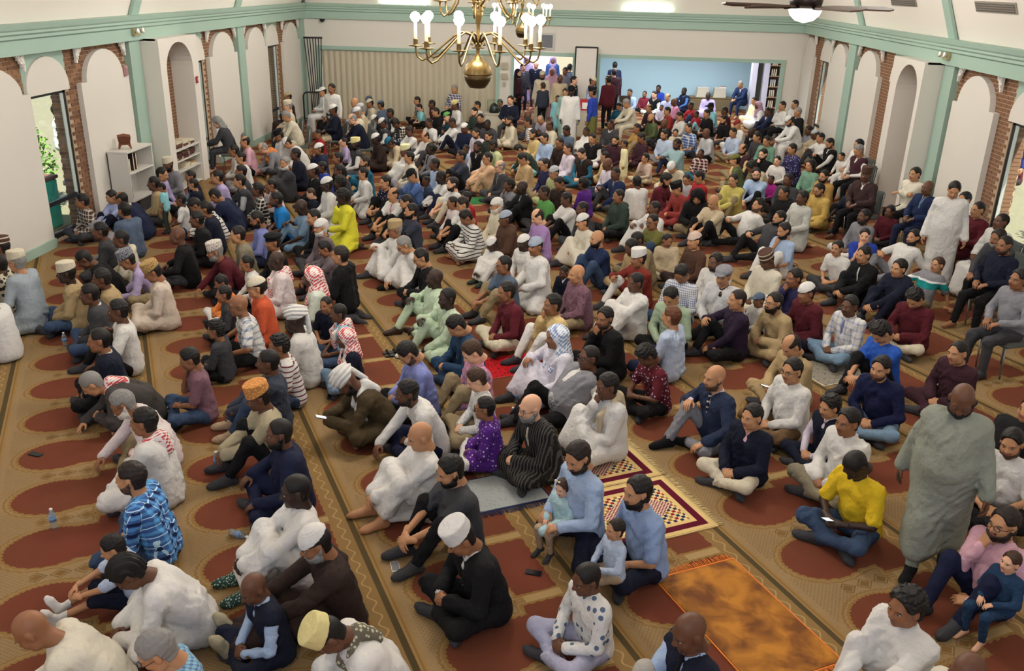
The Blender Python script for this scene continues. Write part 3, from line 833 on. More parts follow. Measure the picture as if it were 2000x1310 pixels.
    for i, s in enumerate((1, -1)):
        pole = (s*1.0, -.55, -.55)
        if code in 'SW': pole = (s*.3, -1, 0)
        if hand == 'm' and s > 0: pole = (.25, .3, -1)
        if code == 'R' and W[i][1] < 0: pole = (s*.2, -1, .2)
        e, w_ = ik(J['sh'][i], W[i], UA, FA, pole)
        e[2] = max(e[2], .06)
        J['el'].append(e); J['wr'].append(w_)
        d = unit(w_-e)
        # where the fingers point, and the palm side
        if code == 'R' and W[i][1] < 0: fd, pn = unit(A(s*.5, -.7, -.1)), A(0, 0, -1)
        elif hand == 'm' and s > 0: fd, pn = unit(d*.5+unit(J['hc']+J['hR'] @ A(.02, .07, -.05)-w_)), unit(J['hc']-w_)
        elif code in 'SW': fd, pn = unit(d+A(0, .12, 0)), A(-s, .1, 0)
        elif hand in 'kx' or code in 'ZCL': fd, pn = unit(d*.5+A(-s*.25, .6, -.25)), A(0, -.2, -1)
        else: fd, pn = unit(d*.6+A(-s*.8, .25, -.12)), A(-.2*s, -.6, -.8)
        pn = unit(pn-fd*(pn@fd)); x = np.cross(fd, -pn)
        J['hd'].append((np.stack([x, fd, -pn], 1), hp_[i]))
    if mirror: pass
    return J

# ---- bodies and clothes from the joints
def bounds(J, pad=.22):
    P = [J['pel'], J['ch'], J['nb'], J['hc']]+J['sh']+J['el']+J['wr']+J['kn']+J['an']
    P = np.array(P); lo = P.min(0)-pad; hi = P.max(0)+pad; lo[2] = -.03
    return lo, hi
def torso(F, J, t, fat=0.0, low=True, k=.04):
    pel, wa, ch, nb, r, f, up = (J[q] for q in ('pel', 'wa', 'ch', 'nb', 'r', 'f', 'up'))
    rx = A(1, 0, 0)
    for s in (1, -1):
        if low: F.cap(pel+rx*.078*s-A(0, .01, 0), wa+rx*.070*s, .112+t+fat*.5, .098+t+fat*.7, k)
        F.cap(wa+rx*.068*s, ch+r*.082*s, .098+t+fat*.7, .104+t+fat*.4, k)
        F.cap(ch+r*.082*s, J['sh'][0 if s > 0 else 1]-r*.03*s, .102+t+fat*.3, .060+t, k)
    F.cap(ch+up*.04, nb-up*.022, .085+t*.6, .052+t*.7, k)
    F.cap(J['sh'][0], J['sh'][1], .054+t, k=k)
    if fat > 0: F.cap(wa+f*.05-up*.03, wa+f*.06+up*.07, .10+fat*1.35, .09+fat, .06)
def sleeves(F, J, t, l=1.0, cuff=.0, k=.016):
    for i in (0, 1):
        sh, el, wr = J['sh'][i], J['el'][i], J['wr'][i]
        if l > .75:
            e2 = el+(wr-el)*(min(l, 1.0)*.98)
            F.cap(sh, el, .056+t, .043+t, k); F.cap(el, e2, .043+t, .031+t+cuff, k)
        else:
            F.cap(sh, sh+(el-sh)*(l/.5)*.92, .057+t, .052+t, k)
def legs(F, J, t, l=1.0, k=.035):
    F.cap(J['hip'][0], J['hip'][1], .105+t, k=k)
    for i in (0, 1):
        h, kn, an = J['hip'][i], J['kn'][i], J['an'][i]
        F.cap(h, kn, .085+t, .056+t, k)
        if l > .5: F.cap(kn, kn+(an-kn)*((l-.5)*2)*.93, .056+t, .041+t, k)
def sheet(F, a0, a1, b0, b1, r, r2=None, n=5, k=.03):
    """cloth stretched between the lines a0-a1 and b0-b1"""
    for t in np.linspace(0, 1, n): F.cap(a0+(a1-a0)*t, b0+(b1-b0)*t, r, r2 if r2 else r, k)
def skirt(F, J, t, l=1.0, k=.05):
    """the lower part of a long robe, spanning both legs"""
    c = J['code']; h0, h1 = J['hip']; k0, k1 = J['kn']; a0, a1 = J['an']; pel = J['pel']
    km = (k0+k1)/2; am = (a0+a1)/2
    legs(F, J, t+.004, .5+.5*l*.9, .03)
    if c in 'SW':
        e = a0+(a1-a0)*.5; top = pel; bot = pel+(e-pel)*(l*.97)
        for s in (1, -1): F.cap(top+A(.06*s, 0, 0), bot+A(.085*s, (a0[1] if s > 0 else a1[1])*.55*l, 0), .125+t, .115+t, .06)
    elif c in 'CL':
        sheet(F, h0, h1, k0, k1, .088+t, .062+t); sheet(F, k0, k1, k0+(a0-k0)*l*.95, k1+(a1-k1)*l*.95, .060+t, .07+t)
    elif c == 'Z':
        sheet(F, h0+A(.02, 0, -.02), h1-A(.02, 0, .02), k0, k1, .095+t, .066+t); sheet(F, h0+A(.05, -.06, -.12), h1-A(.05, .06, .12), k0+A(.04, -.08, -.03), k1-A(.04, .08, .03), .07, .06)
    elif c in 'KFOR':
        sheet(F, h0, h1, k0, k1, .088+t, .056+t, 5)
        sheet(F, k0, k1, k0+(a0-k0)*l*.9+A(.03, .01, 0), k1+(a1-k1)*l*.9+A(-.03, .01, 0), .052+t, .045+t, 6)
        sheet(F, h0+A(0, .02, -.05), h1+A(0, .02, -.05), a0*.8, a1*.8, .06, .03, 4, .05)
    else:
        sheet(F, h0, h1, k0, k1, .09+t, .062+t, 4)
        sheet(F, k0, k1, a1+A(.03, -.02, -.02), a0+A(-.03, -.02, -.02), .056+t, .052+t, 5)
        F.cap(pel+A(0, .05, -.01), A(0, .30, .06), .10+t, .075+t, k)
    F.cap(pel-A(0, .10, pel[2]-.05) if c not in 'SWCL' else pel, pel, .07, .1+t, k)
def folds(x, y, z, sd):
    u = (x*.75+y*.5+z)*24+1.6*np.sin(x*17+sd)+1.3*np.sin(y*15+z*9+sd*1.7)
    v = (x*1.05-y*.8+z*.30)*33+1.5*np.sin(z*19+sd*2)+1.2*np.sin(x*13-y*11+sd)
    q = (y*1.1+z*.5-x*.3)*52+1.7*np.sin(x*23+z*14+sd*.6)
    m = .55+.45*np.sin(x*9+1.3*np.sin(z*8+sd)+y*7+sd)
    return m*(.9*(np.abs(np.sin(u))-.62)-.75*(np.abs(np.sin(v))-.62)+.45*np.abs(np.sin(q))-.25)
def finish(F, h, amp, sd, floor=.004):
    X, Y, Z = F.grid()
    D = F.d
    if amp > 0:
        m = np.abs(D) < .045
        i = np.nonzero(m)
        x, y, z = F.ax[0][i[0]], F.ax[1][i[1]], F.ax[2][i[2]]
        D[m] += amp*folds(x, y, z, sd)
    F.d = np.maximum(D, floor-Z)
    return F.nets()
def vcut(F, J, depth=1.0):
    nb, wa, f, up = J['nb'], J['wa'], J['f'], J['up']
    F.cap(nb+f*.125+up*.02, J['wa']+f*.175+up*.06*depth, .072, .006, 0, cut=True)

# ---- colours and cloth
PAL = dict(white='dddad5', cream='d6cbb0', palecream='dcd4bf', beige='c8b492', beige2='cfae7c', tan='b3986a', khaki='94825f', khakibrown='76593a', khakigrey='8b8169', grey='83838a', lgrey='b9babd',
 lgrey2='c9c9cc', dgrey='3f4044', charcoal='46423f', black='131316', navy='1c2544', dnavy='151a30', dnavy2='161c46', navydark='161d3e', navyblue='1b2c54', navyblue2='24304e', navyteal='1f3f63', slate='52647d', dslate='363c4e',
 lblue='a3bbe0', lblue2='b6c6e2', ltblue='8ea9d6', skyblue='8cc6e4', blue='3a63a8', royal='2240b0', royalblue='2459c4', azure='1583d8', teal='1d6685', dteal='1c4750', aqua='8ad2da', aquapale='b5dbe2', lav='b3a2d0',
 lavblue='b0b8e0', lavender='ad86c6', lavwhite='dcd8e4', periwinkle='7d88cc', purple='4a2080', violet='58228c', aubergine='2a1c34', indigo='2b2a58', plum='40212c', plumbrown='3c2828', maroon='5a1722', maroonb='43202a', maroonred='7d2030', wine='641a26', red='b4202a',
 brick='a0302a', brickred='8e2428', brickred2='9a3430', brick2='842a20', pink='e0a8ba', rose='d88aa8', pinkwhite='e3d4d4', pinklav='d6cbdc', pinkmauve='b88a9a', pinkbeige='d0b6a6', pinkbeige2='d2c1ae', peach='dcae86', orange='ea8238', redorange='d2522c',
 yellow='e4d58c', lemon='ece42a', gold='eabf10', oldyellow='c9bb5c', yellowtan='d6b878', yellowtan2='c9a44e', paleyellow='e8e0aa', mustard='b08740', lime='cbd49a', green='5aa24e', olive='6d6c30', olivegreen='55643c', dgreen='33433a',
 sage='6f9a82', sage2='9db394', sagegrey='8d9284', sageyellow='a8ad78', mint='b9cfae', palemint='d2ddcc', dmint='8fb6ae', dmintblue='8fb0b4', brown='55392b', dbrown='33231e', darkolive='493a22', stone='a99d7c', stonegrey='b3aea4', mauve='7f5866',
 mauvegrey='6d6066', denim='34496b', ldenim='7392b0', purpleblue='4b4b78', greywhite='c4c4bc', greyblue='98a6b8', greyblue2='9aa6b0', pinkw='d4868c', bluew='b4c4dc', greyknit='8b8f99', tanpat='c09a5c', orangepat='c8823c', whitepat='dcd3c8', camo='6a6450', lilacgrey='a9aac4', magenta='a81e86', blackstripe='1c1b1b', print='2c4a44', nude='b59a7c', pale='eee')
SAY = dict(dgrey='dark grey', lgrey='light grey', lgrey2='pale grey', dnavy='dark navy', dnavy2='dark navy', navydark='dark navy', navyblue='navy blue', navyblue2='navy blue', navyteal='deep blue', dslate='dark slate', lblue='light blue', lblue2='pale blue', ltblue='light blue', skyblue='sky blue',
 royalblue='bright blue', royal='royal blue', azure='bright blue', dteal='dark teal', aquapale='pale aqua', lav='lavender', lavblue='lavender blue', lavwhite='white', aubergine='dark purple', indigo='indigo blue', plumbrown='dark brown', maroonb='maroon', maroonred='dark red', brick='brick red', brickred='dark red',
 brickred2='brick red', brick2='brick red', pinkwhite='pinkish white', pinklav='pale lilac', pinkmauve='mauve pink', pinkbeige='pinkish beige', pinkbeige2='pale beige', redorange='red orange', oldyellow='dull yellow', yellowtan='yellowish tan', yellowtan2='yellow ochre', paleyellow='pale yellow', lime='pale lime', olivegreen='olive green',
 dgreen='dark green', sage='sage green', sage2='sage green', sagegrey='greyish sage', sageyellow='yellowish green', mint='mint green', palemint='pale mint', dmint='dull mint', dmintblue='pale denim', dbrown='dark brown', darkolive='olive brown', stonegrey='stone grey', mauvegrey='mauve grey', denim='denim', ldenim='pale denim', purpleblue='purple blue',
 greywhite='greyish white', greyblue='grey blue', greyblue2='grey blue', pinkw='pink and white', bluew='blue and white', greyknit='grey patterned', tanpat='tan patterned', orangepat='orange patterned', whitepat='white patterned', camo='olive patterned', lilacgrey='lilac grey', palecream='cream', beige2='sandy beige', khakibrown='brown khaki', khakigrey='grey khaki', blackstripe='black', lemon='lemon yellow', gold='golden yellow')
PSAY = dict(plaid='plaid', plaid2='plaid', plaid3='plaid', check='checked', strip='striped', strip2='striped', pin='pinstriped', dots='dotted', dots2='speckled', band='teal banded', print='patterned', print2='printed', blotch='blotch patterned')
def mute(h, sa=.86, va=.95):
    r = [int(h[i:i+2], 16) for i in (0, 2, 4)] if len(h) == 6 else [int(q*2, 16) for q in h]; g = .3*r[0]+.55*r[1]+.15*r[2]
    return '%02x%02x%02x' % tuple(max(0, min(255, int((g+(q-g)*sa)*va))) for q in r)
def fabric(c):
    """c: colour or colour*pattern"""
    k = 'cloth_'+c
    if k in MATS: return MATS[k]
    base, _, pat = c.partition('*')
    hexc = mute(PAL[base])
    m = mat(k, hexc, .88, spec=.22)
    x = Mx(m); b = m.node_tree.nodes['Principled BSDF']; L = m.node_tree.links
    tc = nd(m, 'ShaderNodeTexCoord').outputs['Object']
    sx = nd(m, 'ShaderNodeSeparateXYZ'); L.new(tc, sx.inputs[0]); X, Y, Z = sx.outputs
    def noise(sc, det=3.0):
        n = nd(m, 'ShaderNodeTexNoise'); n.inputs['Scale'].default_value = sc; n.inputs['Detail'].default_value = det
        L.new(tc, n.inputs['Vector']); return n.outputs[0]
    def bars(v, f, wd): return x.f('LESS_THAN', x.f('FRACT', x.f('MULTIPLY', v, f)), wd)
    H = x.f('ADD', X, x.f('MULTIPLY', Y, .55))
    lum = sum(int(hexc[i:i+2], 16) for i in (0, 2, 4))/3
    two = {'plaid': 'd8d2c8' if lum < 110 else '5f6f8c', 'plaid2': '5fa6e0', 'plaid3': '8f98b4', 'check': '5a6f9a' if lum > 100 else 'c8d0e0', 'strip': '2a2622' if lum > 110 else 'c9bda8', 'strip2': '6d3240', 'pin': '4a4744', 'dots': 'c9b9d8', 'dots2': '8d97ac',
           'band': '1b8584', 'print': '564354', 'print2': '55667c', 'blotch': '3a352a'}.get(pat)
    col = None
    if pat in ('plaid', 'plaid2', 'plaid3', 'check'):
        f = {'plaid': 13, 'plaid2': 11, 'plaid3': 12, 'check': 34}[pat]; wd = .30 if pat != 'check' else .42
        a = x.f('ADD', x.f('MULTIPLY', bars(Z, f, wd), .5), x.f('MULTIPLY', bars(H, f, wd), .5))
        col = x.mix(a, hexc, two)
        if pat == 'plaid2':
            a2 = x.f('MAXIMUM', bars(x.f('ADD', Z, .03), 11, .08), bars(x.f('ADD', H, .03), 11, .08)); col = x.mix(a2, col, 'bfe0f4')
            a3 = x.f('MULTIPLY', bars(x.f('ADD', Z, .055), 11, .35), bars(x.f('ADD', H, .055), 11, .35)); col = x.mix(a3, col, '10244e')
    elif pat in ('strip', 'strip2'): col = x.mix(bars(Z, 17, .28), hexc, two)
    elif pat == 'pin': col = x.mix(bars(H, 30, .35), hexc, two)
    elif pat in ('dots', 'dots2', 'blotch', 'print', 'print2'):
        v = nd(m, 'ShaderNodeTexVoronoi'); v.inputs['Scale'].default_value = {'dots': 24, 'dots2': 60, 'blotch': 15, 'print': 38, 'print2': 13}[pat]
        L.new(tc, v.inputs['Vector'])
        a = x.f('LESS_THAN', v.outputs['Distance'], {'dots': .24, 'dots2': .34, 'blotch': .42, 'print': .36, 'print2': .27}[pat]); col = x.mix(a, hexc, two)
    elif pat == 'band':
        a = x.f('MULTIPLY', x.f('GREATER_THAN', Z, .38), x.f('LESS_THAN', Z, .485)); col = x.mix(a, hexc, two)
        a = x.f('MULTIPLY', x.f('GREATER_THAN', Z, .485), x.f('LESS_THAN', Z, .52)); col = x.mix(a, col, 'dedede')
    if base in ('pinkw', 'bluew'):
        ch = x.f('GREATER_THAN', x.f('MULTIPLY', x.f('SINE', x.f('MULTIPLY', H, 150)), x.f('SINE', x.f('MULTIPLY', x.f('ADD', Z, x.f('MULTIPLY', Y, .4)), 150))), .0)
        col = x.mix(ch, 'c2464e' if base == 'pinkw' else '7f93b8', 'e8dcd6' if base == 'pinkw' else 'dfe4ea')
        col = x.mix(x.f('GREATER_THAN', noise(9), .58), col, 'e8dcd6' if base == 'pinkw' else 'dfe4ea')
    if base in ('tanpat', 'orangepat', 'whitepat', 'camo', 'greyknit', 'print'):
        v = nd(m, 'ShaderNodeTexVoronoi'); v.inputs['Scale'].default_value = 60 if base != 'camo' else 34; L.new(tc, v.inputs['Vector'])
        col = x.mix(x.f('LESS_THAN', v.outputs['Distance'], .38), hexc, {'tanpat': '7a5a30', 'orangepat': 'e2a05c', 'whitepat': '6f6158', 'camo': 'b7b29c', 'greyknit': '26272c', 'print': '9fb8a8'}[base])
    if col is None:
        col = x.mix(x.f('MULTIPLY', noise(6), .22), hexc, tuple(q*.72 for q in srgb(hexc)[:3])+(1,))
    L.new(col, b.inputs['Base Color'])
    bp = nd(m, 'ShaderNodeBump'); bp.inputs['Strength'].default_value = 1.0; bp.inputs['Distance'].default_value = .032
    rn = nd(m, 'ShaderNodeTexNoise', noise_type='RIDGED_MULTIFRACTAL'); rn.inputs['Scale'].default_value = 5.0; rn.inputs['Detail'].default_value = 1.8; rn.inputs['Distortion'].default_value = .8
    mp = nd(m, 'ShaderNodeMapping'); mp.inputs['Scale'].default_value = (1, 1, .45); L.new(tc, mp.inputs['Vector']); L.new(mp.outputs[0], rn.inputs['Vector'])
    L.new(x.f('ADD', x.f('MULTIPLY', rn.outputs[0], .55), x.f('ADD', x.f('MULTIPLY', noise(17, 2.0), .5), x.f('MULTIPLY', noise(260, 1.0), .05))), bp.inputs['Height']); L.new(bp.outputs[0], b.inputs['Normal'])
    return m
SKIN = {1: 'd2a283', 2: 'b0805c', 3: '8a5d40', 4: '5e3d2b', 5: '35241c'}
LIPS = {1: 'b06a60', 2: '96594c', 3: '71443a', 4: '522e28', 5: '35201c'}
def skin_mats(n):
    a = mat('skin_%d' % n, SKIN[n], .5, bump=(70, .12, .004), spec=.35); l = mat('lips_%d' % n, LIPS[n], .45)
    return [a, l, mat('eye_white', 'a89f94', .4, spec=.2), mat('eye_dark', '15100d', .3)]
HAIRC = {'k': '15110f', 'd': '211814', 'b': '3c281a', 'r': '5c3520', 'g': '7d7b78', 'w': 'c9c6c0'}
def hair_mat(c): return mat('hair_'+c, HAIRC[c], .52, bump=(120, .5, .006), spec=.3)
mat('plain', '888888')

# ------------------------------------------------------------------ one person from one line of the table
QIBLA = 244.0
def parse(line):
    t = line.split(); d = dict(x=float(t[0]), y=float(t[1]), code=t[2][0], hand=t[2][1] if len(t[2]) > 1 else 'l', skin=int(t[4]), cap=None, beard=None, s=1.0, fat=0.0, gl=False, tie=None, placket=None, scarf=None, sock='dgrey', bare=False)
    q = t[3].split('/')
    hd = QIBLA if q[0] == 'q' else float(q[0])
    face = float(q[1]) if len(q) > 1 and q[1] else hd
    d['hd'] = hd; d['face'] = -(((face-hd)+180) % 360-180); d['pitch'] = float(q[2]) if len(q) > 2 and q[2] else 0.0
    if d['hand'] == 'n': d['hand'] = 'l'
    h = t[5]
    d['hair'] = {'braid': 'braid'}.get(h) or {'s': 'short', 'c': 'curly', 'l': 'long', 'z': 'buzz', 'h': 'ring', '0': None}[h[0]]
    d['hairc'] = h[1] if h not in ('braid',) and len(h) > 1 else 'k'
    d['top'] = None; d['tr'] = None
    for e in t[6:]:
        if ':' in e:
            a, b = e.split(':', 1)
            if a in ('sh', 'ts', 'po', 'ro', 'ku', 'su', 've', 'ho'): d['top'] = (a, b.split(','))
            elif a == 'tr': d['tr'] = b
            elif a == 'S': d['sock'] = b
            elif a == 'Y': d['tie'] = b
            elif a == 'V': d['scarf'] = b
            elif a == 'P': d['placket'] = b
            else: d['cap'] = (a, b)
        elif e == 'G': d['gl'] = True
        elif e == 'bare': d['bare'] = True
        elif e[0] == 's' and e[1] in '.01': d['s'] = float(e[1:])
        elif e[0] == 'f': d['fat'] = float(e[1:])/100
        elif e[0] in 'btm' and len(e) == 2: d['beard'] = ({'b': 'beard_full', 't': 'beard_short', 'm': 'moustache'}[e[0]], e[1])
    d['child'] = d['s'] < .93; d['s'] *= .995/K
    if not d['child']: d['fat'] += .006
    if d['top'][0] == 'ku' and d['tr'] is None: d['tr'] = d['top'][1][0]
    return d
CAPK = {'K': ('cap_knit', 'knit cap'), 'T': ('cap_tall', 'tall cap'), 'B': ('cap_peak', 'peaked cap'), 'F': ('cap_flat', 'flat cap'), 'R': ('cap_beret', 'beret'), 'N': ('cap_boat', 'boat cap'), 'U': ('turban', 'turban'), 'Q': ('headcloth', 'headcloth'), 'J': ('hijab', 'headscarf'), 'H': ('hood', 'hood')}
TOPK = {'sh': 'shirt', 'ts': 'T-shirt', 'po': 'polo shirt', 'ro': 'robe', 'ku': 'kurta', 'su': 'jacket', 've': 'waistcoat', 'ho': 'hooded top'}
POSEK = {'X': 'cross-legged', 'K': 'with knees drawn up', 'O': 'with one knee up', 'Z': 'kneeling', 'F': 'with legs stretched out', 'C': 'on a chair', 'L': 'sitting on a lap', 'S': 'standing', 'W': 'walking', 'R': 'leaning back', 'B': 'bending forward'}
def say(c):
    b, _, p = c.partition('*')
    return SAY.get(b, b)+(' '+PSAY[p] if p else '')
def buck(v, opts): return min(opts, key=lambda o: abs(o-v))
def figure_pose(d, i):
    """joints, place on the carpet and level of detail; far figures of one kind share a pose"""
    W = at(d['x'], d['y'], .8 if d['code'] not in 'SW' else 1.5)
    d['pxm'] = FPX/float((W-EYE) @ CF)
    d['lod'] = 0 if d['pxm'] > 118 else (1 if d['pxm'] > 74 else 2)
    s = d['s']
    if d['lod'] == 2:
        d['face'] = buck(d['face'], (-50, -18, 0, 18, 50)); d['pitch'] = buck(d['pitch'], (-22, -6))
        d['fat'] = .035 if d['fat'] > .03 else .01
        hs = 1.08 if not d['child'] else 1.18
        d['key'] = (d['code'], d['hand'], d['face'], d['pitch'], d['fat'], hs)
        rng = random.Random(str(d['key']))
    else:
        rng = random.Random(1000+i); hs = 1.08 if not d['child'] else 1.06+(1-s*K)*.40
    J = pose(d['code'], d['hand'], d['face'], d['pitch'], rng, d['fat'])
    J['hs'] = hs
    J['hc'] = J['hc']+A(0, 0, .05*(hs-1))
    rz = -math.radians(d['hd'])
    c, sn = math.cos(rz), math.sin(rz)
    hc = J['hc']*s
    W = at(d['x'], d['y'], hc[2])
    d['root'] = A(W[0]-(c*hc[0]-sn*hc[1]), W[1]-(sn*hc[0]+c*hc[1]), 0.0)
    d['rz'] = rz
    d['dist'] = float((W-EYE) @ CF)
    d['pxm'] = FPX/d['dist']
    return J
_SHARE = {}
def share_key(d): return d['key']+(d['top'][0], bool(d['tr']), (d['tr'] or ' ')[0] == '=', d['bare'], bool(d['scarf']))
def figure_parts(d, J, i):
    """list of parts; each is (name, (V, F, mats, midx)) in figure coordinates or (name, mesh, materials, matrix)"""
    s = d['s']; pxm = d['pxm']; lod = d['lod']
    h = min(max(2.7/pxm, .0165), .030)/max(s, .6)
    if lod == 2: h = .036
    if lod == 3: h = .046
    near = lod < 2
    fat = d['fat']; kind, cols = d['top']; amp = (.0140, .0135, .010, 0)[lod]
    sd = i*1.37
    lo, hi = bounds(J)
    out = []
    hR, hc, hs = J['hR'], J['hc'], J['hs']
    # body: one skin surface with head, hands and feet
    short = kind in ('ts', 'po')
    hb = max(h*1.05, .0155) if (short or d['bare']) and near else max(.034, h)
    full = short or d['bare']
    F = Fld(lo, hi, hb)
    for q in (1, -1): F.cap(J['pel']+A(.04*q, 0, 0), J['wa']+A(.035*q, 0, 0), .06, .055, .03); F.cap(J['wa']+A(.035*q, 0, 0), J['ch']+J['r']*.04*q, .055, .06, .03); F.cap(J['ch']+J['r']*.04*q, J['sh'][0 if q > 0 else 1], .06, .045, .03)
    F.cap(J['ch'], J['nb'], .06, .05, .02); F.cap(J['nb']-J['up']*.01, J['ch']+J['f']*.035+J['up']*.04, .05, .06, .03); F.cap(J['nb']-J['up']*.02, hc+hR @ A(0, -.02, -.09)*hs, .054, .053, .02)
    for q in (0, 1):
        F.cap(J['sh'][q], J['el'][q], .048+fat*.2, .036, .02); F.cap(J['el'][q], J['wr'][q], .037, .0265 if full else .032, .02)
        F.cap(J['hip'][q], J['kn'][q], .070 if full else .05, .047, .02); F.cap(J['kn'][q], J['an'][q], .046, .034, .02)
        an, td = J['an'][q], J['toe'][q]
        dn = A(0, 0, -1) if abs(td[2]) < .5 else unit(A(0, 1, 0))*0+unit(np.cross(np.cross(td, A(0, 1, 0)), td)+1e-6)
        heel = an-td*.045+A(0, 0, -.045) if abs(td[2]) < .5 else an+A(0, -.0, -.05)
        ball = an+td*.135+A(0, 0, -.052)*(1 if abs(td[2]) < .5 else 0)
        F.cap(an, heel, .036, .032, .02); F.cap(heel, ball, .032, .034, .02); F.cap(an, ball, .034, .028, .03); F.cap(ball, ball+td*.045, .034, .024, .02)
        J.setdefault('foot', []).append((heel, ball, td))
    V, Q = finish(F, hb, 0, 0)
    parts = [(V, Q, 0)]
    hv, hq, hm = head_mesh(lod)
    parts.append(((hv*hs) @ hR.T+hc, hq, hm))
    for q, sgn in ((0, 1), (1, -1)):
        Rm, ps = J['hd'][q]
        vv, fq = hand_mesh(lod, ps, sgn)
        k = 1.0 if s > .8 else .92
        parts.append(((vv*k) @ Rm.T+J['wr'][q], fq, 0))
    V, Q, mi = joinm(parts)
    V[:, 2] = np.maximum(V[:, 2], .003)
    out.append(('person', (V, Q, skin_mats(d['skin']), mi)))
    def garment(name, c, prim, hh=h, a=amp, cut=None):
        G = Fld(lo-.06, hi+.06, hh); prim(G)
        if cut: cut(G)
        V, Q = finish(G, hh, a, sd)
        if len(Q): out.append((name, (V, Q, [fabric(c)], None)))
    if d.get('nocollar'): pass
    ring = lambda q: J['nb']+J['up']*(.010-.022*max(0, math.sin(q)))+(J['r']*math.cos(q)+J['f']*math.sin(q))*.064
    collar = lambda G, t=.0: [G.cap(ring(q), ring(q+.5), .017+t, k=.010) for q in np.arange(2.1, 6.9, .5)]
    neckline = lambda G: G.cap(J['nb']+J['f']*.085+J['up']*.03, J['nb']+J['f']*.115-J['up']*.045, .036, .012, 0, True)
    c0 = cols[0]; code = d['code']
    # legs
    if d['tr']:
        if d['tr'][0] == '=': garment('sarong', d['tr'][1:], lambda G: skirt(G, J, .012, .93))
        elif code == 'F' and d['child']: garment('shorts', d['tr'], lambda G: legs(G, J, .012, .55))
        else: garment('trousers', d['tr'], lambda G: legs(G, J, .010))
    if kind == 'ro':
        def pr(G):
            torso(G, J, .020, fat); sleeves(G, J, .016, 1.0, .016); skirt(G, J, .012+fat*.3, .82 if d['bare'] else (.80 if code == 'W' else .96))
            if code in 'SW' and fat > 0: G.cap(J['pel']+A(0, .02, .1), J['pel']-A(0, 0, .25), .15+fat, .15+fat*.6, .06)
        garment('robe', c0, pr, cut=neckline)
        if not d['bare']: out_tr = None
    elif kind == 'ku':
        def pr(G):
            torso(G, J, .018, fat); sleeves(G, J, .015, 1.0, .012)
            if code in 'SW': skirt(G, J, .012, .55)
            elif code in 'CL': G.cap(J['pel'], (J['kn'][0]+J['kn'][1])/2, .12, .09, .06)
            else:
                for q in (0, 1): G.cap(J['hip'][q], J['hip'][q]+(J['kn'][q]-J['hip'][q])*.72, .104, .088, .06)
                G.cap(J['pel'], J['pel']+A(0, .14, 0), .11, .08, .05)
            collar(G)
        garment('kurta', c0, pr, cut=neckline)
    elif kind in ('su', 've'):
        c1 = cols[1]
        def pr1(G): torso(G, J, .004, fat); sleeves(G, J, .006, 1.0, .010 if kind == 'su' else .004); collar(G)
        garment('shirt', c1, pr1)
        def pr2(G):
            torso(G, J, .021, fat)
            if kind == 'su':
                sleeves(G, J, .018, .93, .012)
                if code not in 'S': [G.cap(J['hip'][q], J['hip'][q]+(J['kn'][q]-J['hip'][q])*.28, .118, .10, .05) for q in (0, 1)]
                else: G.cap(J['pel']-A(.06, 0, .16), J['pel']+A(.06, 0, -.16), .13, k=.06)
        garment('jacket' if kind == 'su' else 'waistcoat', c0, pr2, cut=lambda G: (vcut(G, J), G.cap(J['nb'], hc, .058, .06, 0, True)))
    else:
        L = .44 if short else 1.0
        def pr(G):
            torso(G, J, .012 if kind != 'ho' else .024, fat); sleeves(G, J, .012 if kind != 'ho' else .022, L, .004)
            if kind in ('sh', 'po'): collar(G)
            if code in 'SW': G.cap(J['pel']-A(.06, 0, .06), J['pel']+A(.06, 0, -.06), .115, k=.05)
            if kind == 'ho' and not (d['cap'] and d['cap'][0] == 'H'):
                G.cap(J['nb']-J['f']*.10-J['r']*.07-J['up']*.02, J['nb']-J['f']*.10+J['r']*.07-J['up']*.02, .055, k=.04)
        garment({'sh': 'shirt', 'ts': 'tee_shirt', 'po': 'polo_shirt', 'ho': 'hooded_top'}[kind], c0, pr, cut=neckline)
    if d['tie'] and near:
        def pr(G):
            p = [J['nb']+J['f']*.078-J['up']*.005, J['ch']+J['f']*.118+J['up']*.03, J['wa']+J['f']*(.116+fat)+J['up']*.08, J['wa']+J['f']*(.112+fat*1.3)-J['up']*.04]
            G.cap(p[0]+J['up']*.005, p[0]-J['up']*.02, .019, .014, .01)
            for a, b, ra, rb in ((p[0], p[1], .013, .016), (p[1], p[2], .016, .022), (p[2], p[3], .022, .020)): G.cap(a, b, ra, rb, .01)
        garment('tie', d['tie'], pr, max(h*.7, .011), 0)
    if d['placket']:
        def pr(G):
            p = [J['nb']+J['f']*.088-J['up']*.02, J['ch']+J['f']*.128+J['up']*.03, J['wa']+J['f']*(.128+fat)+J['up']*.08, J['wa']+J['f']*(.126+fat*1.3)-J['up']*.06]
            for a, b in zip(p, p[1:]): G.cap(a, b, .011, .011, .006)
        garment('front_trim', d['placket'], pr, .0085, 0)
    if d['scarf']:
        def pr(G):
            for q in (1, -1):
                b = J['nb']-J['f']*.085+J['up']*.02; sd_ = J['nb']+J['r']*.095*q+J['up']*.0; f1 = J['ch']+J['f']*.140+J['r']*.075*q+J['up']*.03; f2 = J['wa']+J['f']*(.150+fat)+J['r']*.06*q+J['up']*.02
                G.cap(b, sd_, .034, .036, .02); G.cap(sd_, f1, .036, .034, .02); G.cap(f1, f2, .034, .030, .02)
            G.cap(J['nb']-J['f']*.10, J['ch']-J['f']*.125, .06, .05, .05)
        garment('scarf', d['scarf'], pr, min(h, .017/max(s, .6)), .004)
